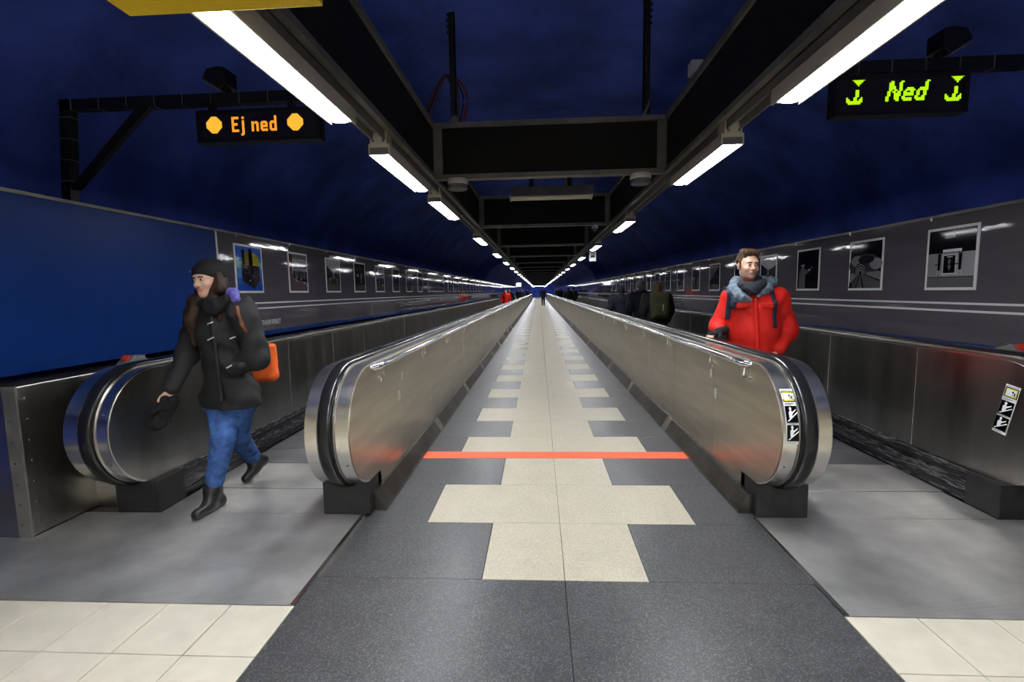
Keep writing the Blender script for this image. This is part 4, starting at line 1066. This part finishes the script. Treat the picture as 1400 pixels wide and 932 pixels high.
# ---- the man in the red jacket on the other walkway
def man():
    Y = 4.30
    J = dict(head=P(1023, 362, Y-.02), neck=P(1030, 392, Y+.02), rsh=P(1001, 406, Y+.02), lsh=P(1063, 406, Y+.02), relb=P(982, 446, Y+.06), rwr=P(978, 456, Y-.10), lelb=P(1078, 450, Y+.05), lwr=P(1062, 478, Y-.08))
    J['hip'] = V3((J['rsh'][0]+J['lsh'][0])/2, Y+.04, .90)
    cx = J['hip'][0]; O = (cx, Y, -.007)
    root = thing('person', O, 'smiling person in red jacket with grey scarf, one hand on the walkway handrail', 'person')
    def fix(o): o.location = (-O[0], -O[1], 0); return o
    A = head_axes((.04, -1, .0), .05); s = 1.03
    hx = 1.335
    B = Field((1.18, 3.88, -.01), (2.35, 4.72, 1.76), .0075)
    W = add_head(B, J['head'], A, s)
    B.rc(W(0, -.02, -.06), J['neck']-V3(0, 0, .04), .055, .06, mi=0)
    ch_ = V3(cx, Y+.03, 1.24)
    B.chain([J['neck']-V3(0, 0, .04), ch_, J['hip']], [.07, .12, .12], k=.06)
    J['rwr'] = V3(1.425, 4.20, 1.035)
    for a, b, c in (('rsh', 'relb', 'rwr'), ('lsh', 'lelb', 'lwr')):
        B.rc(ch_+V3(0, 0, .06), J[a], .06, .055, k=.05); B.chain([J[a], J[b], J[c]], [.05, .04, .028], k=.02)
    hd = V3(-.75, -.45, -.16)
    add_hand(B, J['rwr'], hd, (0, 0, -1), 1, .42, 1.05); add_hand(B, J['lwr'], (-.35, -.3, -.8), (-.5, .4, .1), -1, .4, 1.0)
    for sx in (-.10, .10): B.chain([J['hip']+V3(sx, 0, -.02), V3(cx+sx*1.1, Y-.01, .49), V3(cx+sx*1.2, Y+.03, .09), V3(cx+sx*1.5, Y-.12, .035)], [.085, .058, .04, .03], k=.03)
    def pick(c, fi):
        q = (c-J['head'])@A.T/s
        out = fi.copy(); beard = (fi == 0) & (q[:, 2] < -.045) & (q[:, 2] > -.13) & (q[:, 1] > -.005) & (np.abs(q[:, 0]) < .08)
        out[beard] = 1; return out
    fix(B.obj('body', [SKIN, STUBBLE, LIP], root, (0, 0, 0), pick))
    n0 = set(root.children); add_eyes(W, A, s, root)
    for c in root.children:
        if c not in n0: fix(c)
    H = Field(J['head']-.2, J['head']+.22, .005)
    H.ell(W(0, -.030, .052), np.array((.083, .095, .078))*s, A, .01); H.rc(W(-.040, .058, .094), W(.042, .056, .102), .020*s, .024*s, k=.03); H.rc(W(-.04, .0, .108), W(.045, -.005, .112), .026*s, .028*s, k=.04)
    for x in (-.074, .074): H.rc(W(x, .012, .045), W(x, .018, -.012), .010*s, .006*s, k=.015)
    H.ell(W(0, .105, .02), np.array((.066, .062, .068))*s, A, .015, None, 'sub'); H.folds(.004, 70, 60)
    fix(H.obj('hair', HAIR_B, root))
    K = Field((1.30, 3.92, .60), (2.38, 4.74, 1.52), .0085)
    K.chain([J['neck']-V3(0, 0, .07), ch_, V3(cx, Y+.03, 1.02), V3(cx, Y+.03, .70)], [.10, .165, .168, .175], k=.08)
    K.ell((cx, Y+.02, 1.05), (.225, .155, .36), None, .08)
    K.rc(J['rsh'], J['lsh'], .088, .088, k=.06)
    K.chain([J['rsh'], J['relb'], J['rwr']+(J['relb']-J['rwr'])*.40], [.090, .074, .062], k=.035)
    K.chain([J['lsh'], J['lelb'], J['lwr']+(J['lelb']-J['lwr'])*.12], [.092, .080, .062], k=.035)
    K.folds(.0055, 14, 30, .5)
    fy = Y-.155
    K.rc(P(1033, 408, fy), P(1036, 482, fy-.01), .016, .016, k=.012)
    for u in (1012, 1049): K.box(P(u, 416, fy+.012), (.058, .012, .018), None, .008, .006)
    K.cut((0, 0, .63), (0, 0, -1))
    fix(K.obj('red_jacket', RED_J, root))
    H = Field(J['neck']-V3(.26, .26, .20), J['neck']+V3(.26, .24, .16), .007)
    H.chain([P(1006, 384, Y+.05), P(1003, 396, Y-.07), P(1012, 404, Y-.145), P(1026, 408, Y-.165)], [.042, .050, .036, .012], k=.03)
    H.chain([P(1000, 402, Y-.02), P(1008, 408, Y-.13), P(1022, 411, Y-.16)], [.03, .030, .012], k=.02)
    H.chain([P(1055, 384, Y+.03), P(1050, 393, Y-.10), P(1037, 404, Y-.155)], [.042, .034, .012], k=.03)
    H.chain([P(1006, 384, Y+.05), P(1030, 382, Y+.13), P(1055, 384, Y+.03)], [.042, .05, .042], k=.03); H.folds(.006, 34, 80, .3)
    fix(H.obj('grey_scarf', SCARF, root))
    H = Field(J['neck']-V3(.2, .24, .16), J['neck']+V3(.2, .2, .14), .007)
    H.rc(J['neck']-V3(0, .01, .03), J['neck']+V3(0, 0, .035), .088, .080, k=.03); H.chain([P(1014, 390, Y-.10), P(1030, 394, Y-.14), P(1042, 386, Y-.09)], [.042, .048, .042], k=.03); H.folds(.005, 30, 110)
    fix(H.obj('inner_scarf', SCARF_D, root))
    f = Field(J['rwr']-.2, J['rwr']+.2, .005)
    d = hd/np.linalg.norm(hd); f.rc(J['rwr']-d*.07, J['rwr']+d*.01, .040, .036, k=.02)
    add_hand(f, J['rwr'], hd, (0, 0, -1), 1, .42, 1.05, fat=.0045); f.cut(J['rwr']+d*.112, d)
    fix(f.obj('fingerless_glove', BLACKC, root))
    T = Field((cx-.35, Y-.3, .04), (cx+.35, Y+.3, .95), .010)
    for sx in (-.10, .10): T.chain([J['hip']+V3(sx, 0, -.02), V3(cx+sx*1.1, Y-.01, .49), V3(cx+sx*1.2, Y+.03, .10)], [.115, .085, .072], k=.03)
    T.folds(.004, 20, 50); fix(T.obj('trousers', DENIM_D, root))
    for sx in (-.10, .10):
        a = V3(cx+sx*1.2, Y+.03, .09); t = V3(cx+sx*1.5, Y-.13, .04); f = Field(np.minimum(a, t)-.12, np.maximum(a, t)+.12, .008)
        f.rc(a+V3(0, 0, .05), a, .055, .05); f.rc(a+V3(0, .03, -.045), t, .044, .04, k=.03); f.cut((0, 0, -.006), (0, 0, -1)); fix(f.obj('shoe', LEATHER, root))
    bp = thing('backpack', (cx, Y+.28, .9), 'dark navy backpack worn over the red jacket', 'backpack')
    def fb(o): o.location = (-cx, -(Y+.28), -.9); return o
    f = Field((cx-.24, Y+.08, .85), (cx+.24, Y+.46, 1.42), .01); f.box((cx, Y+.285, 1.12), (.12, .06, .2), None, .045, .02); f.box((cx, Y+.365, 1.04), (.09, .03, .09), None, .025, .02); fb(f.obj('pack', BACKP, bp))
    for xs in (P(1003, 420, fy)[0], P(1060, 420, fy)[0]):
        fb(K.shell(.013, [lambda X, Y_, Z, xs=xs: np.abs(X-xs-(1.3-Z)*(.02 if xs > cx else -.02))-.021, lambda X, Y_, Z, xs=xs: (1.06 if xs > cx else 1.13)-Z, lambda X, Y_, Z: -K.D-.006, lambda X, Y_, Z: Y_-(Y+.12)]).obj('shoulder_strap', BACKP, bp))
man()

# ---- travellers farther off, one skin each
def traveller(x, y, ang, hgt, coat, legs, headm, skin=SKIN, stride=.12, bulk=1.0, lean=0.0, label='', group=None, hair=None, h=.022):
    k = hgt/1.72; root = thing('person', (x, y, 0), label, 'person', group); root.rotation_euler = (0, 0, ang)
    # built facing +y
    f = Field((-.48, -.5, -.02), (.48, .62, hgt+.08), h)
    hip, chest, neck = V3(0, 0, .93*k), V3(0, .02+lean*.6, 1.28*k), V3(0, .02+lean, 1.47*k); hd = V3(0, .05+lean*1.3, 1.61*k)
    for s_, st in ((-1, stride), (1, -stride)):
        kn = V3(s_*.10, st*.6+.03, .50*k); an = V3(s_*.09, st*1.2-.02, .09); f.chain([hip+V3(s_*.09, 0, 0), kn, an], [.10*bulk, .072, .052], k=.02, mi=1); f.rc(an+V3(0, -.02, -.04), an+V3(0, .13, -.045), .042, .038, mi=1)
        sh = V3(s_*.185*bulk, .02+lean*.8, 1.40*k); el = V3(s_*.25*bulk, -st*.5+lean*.5, 1.13*k); wr = V3(s_*.23*bulk, -st*.9+.08+lean*.5, .92*k)
        f.rc(chest+V3(0, 0, .08), sh, .10*bulk, .085*bulk, k=.05, mi=0); f.chain([sh, el, wr], [.085*bulk, .068*bulk, .052], k=.02, mi=0)
        add_hand(f, wr, (0, .2, -1), (-s_, 0, 0), s_, .4, 1.0, 2)
    f.ell(chest, (.20*bulk, .145*bulk, .26*k), None, .05, 0); f.chain([chest, hip, hip-V3(0, 0, .10)], [.15*bulk, .155*bulk, .165*bulk], k=.05, mi=0)
    f.rc(neck-V3(0, 0, .06), hd, .062, .05, k=.02, mi=2); f.ell(hd, (.078, .098, .115), None, .02, 2); f.ell(hd+V3(0, .095, -.02), (.014, .02, .02), None, .01, 2)
    f.ell(hd+V3(0, -.018, .022), (.090, .104, .108), None, .01, 3); f.ell(hd+V3(0, .085, -.03), (.062, .05, .07), None, .01, 2)
    if hair: f.ell(hd+V3(0, -.05, -.05), (.095, .075, .14), None, .02, 3)
    f.rc(neck-V3(.07, 0, .03), neck-V3(-.07, 0, .03), .072, k=.03, mi=0)
    f.folds(.006, 14, 45, x)
    b_ = f.obj('body', [coat, legs, skin, headm], root)
    root.location.z = -min(v.co.z for v in b_.data.vertices)-(.009 if abs(x) > 1.2 else .005)   # soles on the pallets or the floor
    return root
t1 = traveller(1.92, 11.9, 0.0, 1.47, NAVY, DENIM_D, BLACKC, lean=.12, bulk=1.2, label='stooping person in puffy navy jacket and dark cap on the walkway', h=.014)
t2 = traveller(1.97, 9.98, 0.05, 1.58, NAVY, DENIM_D, GREYC, bulk=1.05, label='person in navy coat and grey knit cap seen from behind', h=.012)
t3 = traveller(2.12, 9.28, -.05, 1.53, BLACKC, DENIM_D, HAIR_B, bulk=1.08, hair=True, label='brown haired person in black coat beside the grey knit cap', h=.012)
bp = thing('backpack', (2.10, 9.012, .82), 'olive backpack on the back of the brown haired person', 'backpack')
f = Field((-.24, -.2, -.05), (.24, .2, .6), .012); f.box((0, 0, .28), (.11, .06, .19), None, .05, .02); f.box((0, -.08, .2), (.08, .03, .08), None, .03, .02); f.obj('pack', OLIVE, bp)
t = MB(); t.tube([(.03, -.135, .18), (.035, -.14, .30)], .006, 6); t.obj('buckle_strap', STRIPE, bp)
traveller(.31, 46.4, math.pi*0, 1.72, BLACKC, BLACKC, HAIR_D, stride=.2, label='lone dark figure walking down the middle of the passage')
traveller(-2.02, 28.0, math.pi, 1.55, RED_J, DENIM_D, HAIR_B, hair=True, label='far person in bright red jacket on the walkway')
traveller(-1.86, 29.0, math.pi, 1.58, BLACKC, DENIM_D, HAIR_D, label='dark dressed person right beside the far red jacket')
traveller(-2.05, 47.0, math.pi, 1.62, BLACKC, DENIM_D, HAIR_B, label='far dark coat person beside the one in grey', stride=.1)
traveller(-1.80, 48.5, math.pi, 1.64, GREYC, DENIM_D, HAIR_D, label='far person in grey coat on the walkway')
traveller(-1.75, 72.0, math.pi, 1.70, NAVY, DENIM_D, HAIR_D, label='farthest navy dressed person on the walkway')
traveller(1.85, 50.0, 0, 1.66, BLACKC, DENIM_D, cloth('orange_hat', (.6, .12, .03)), label='far person in black with an orange hat')
traveller(2.2, 51.0, 0, 1.66, BLACKC, DENIM_D, HAIR_D, label='far bareheaded person beside the orange hat')
traveller(1.85, 32.5, 0, 1.62, BLACKC, DENIM_D, HAIR_D, bulk=1.1, label='far person in heavy black coat, nearer of a close pair')
traveller(2.25, 33.2, 0, 1.64, CHAR, DENIM_D, BLACKC, bulk=1.1, label='far person in charcoal coat and cap walking in a close pair')
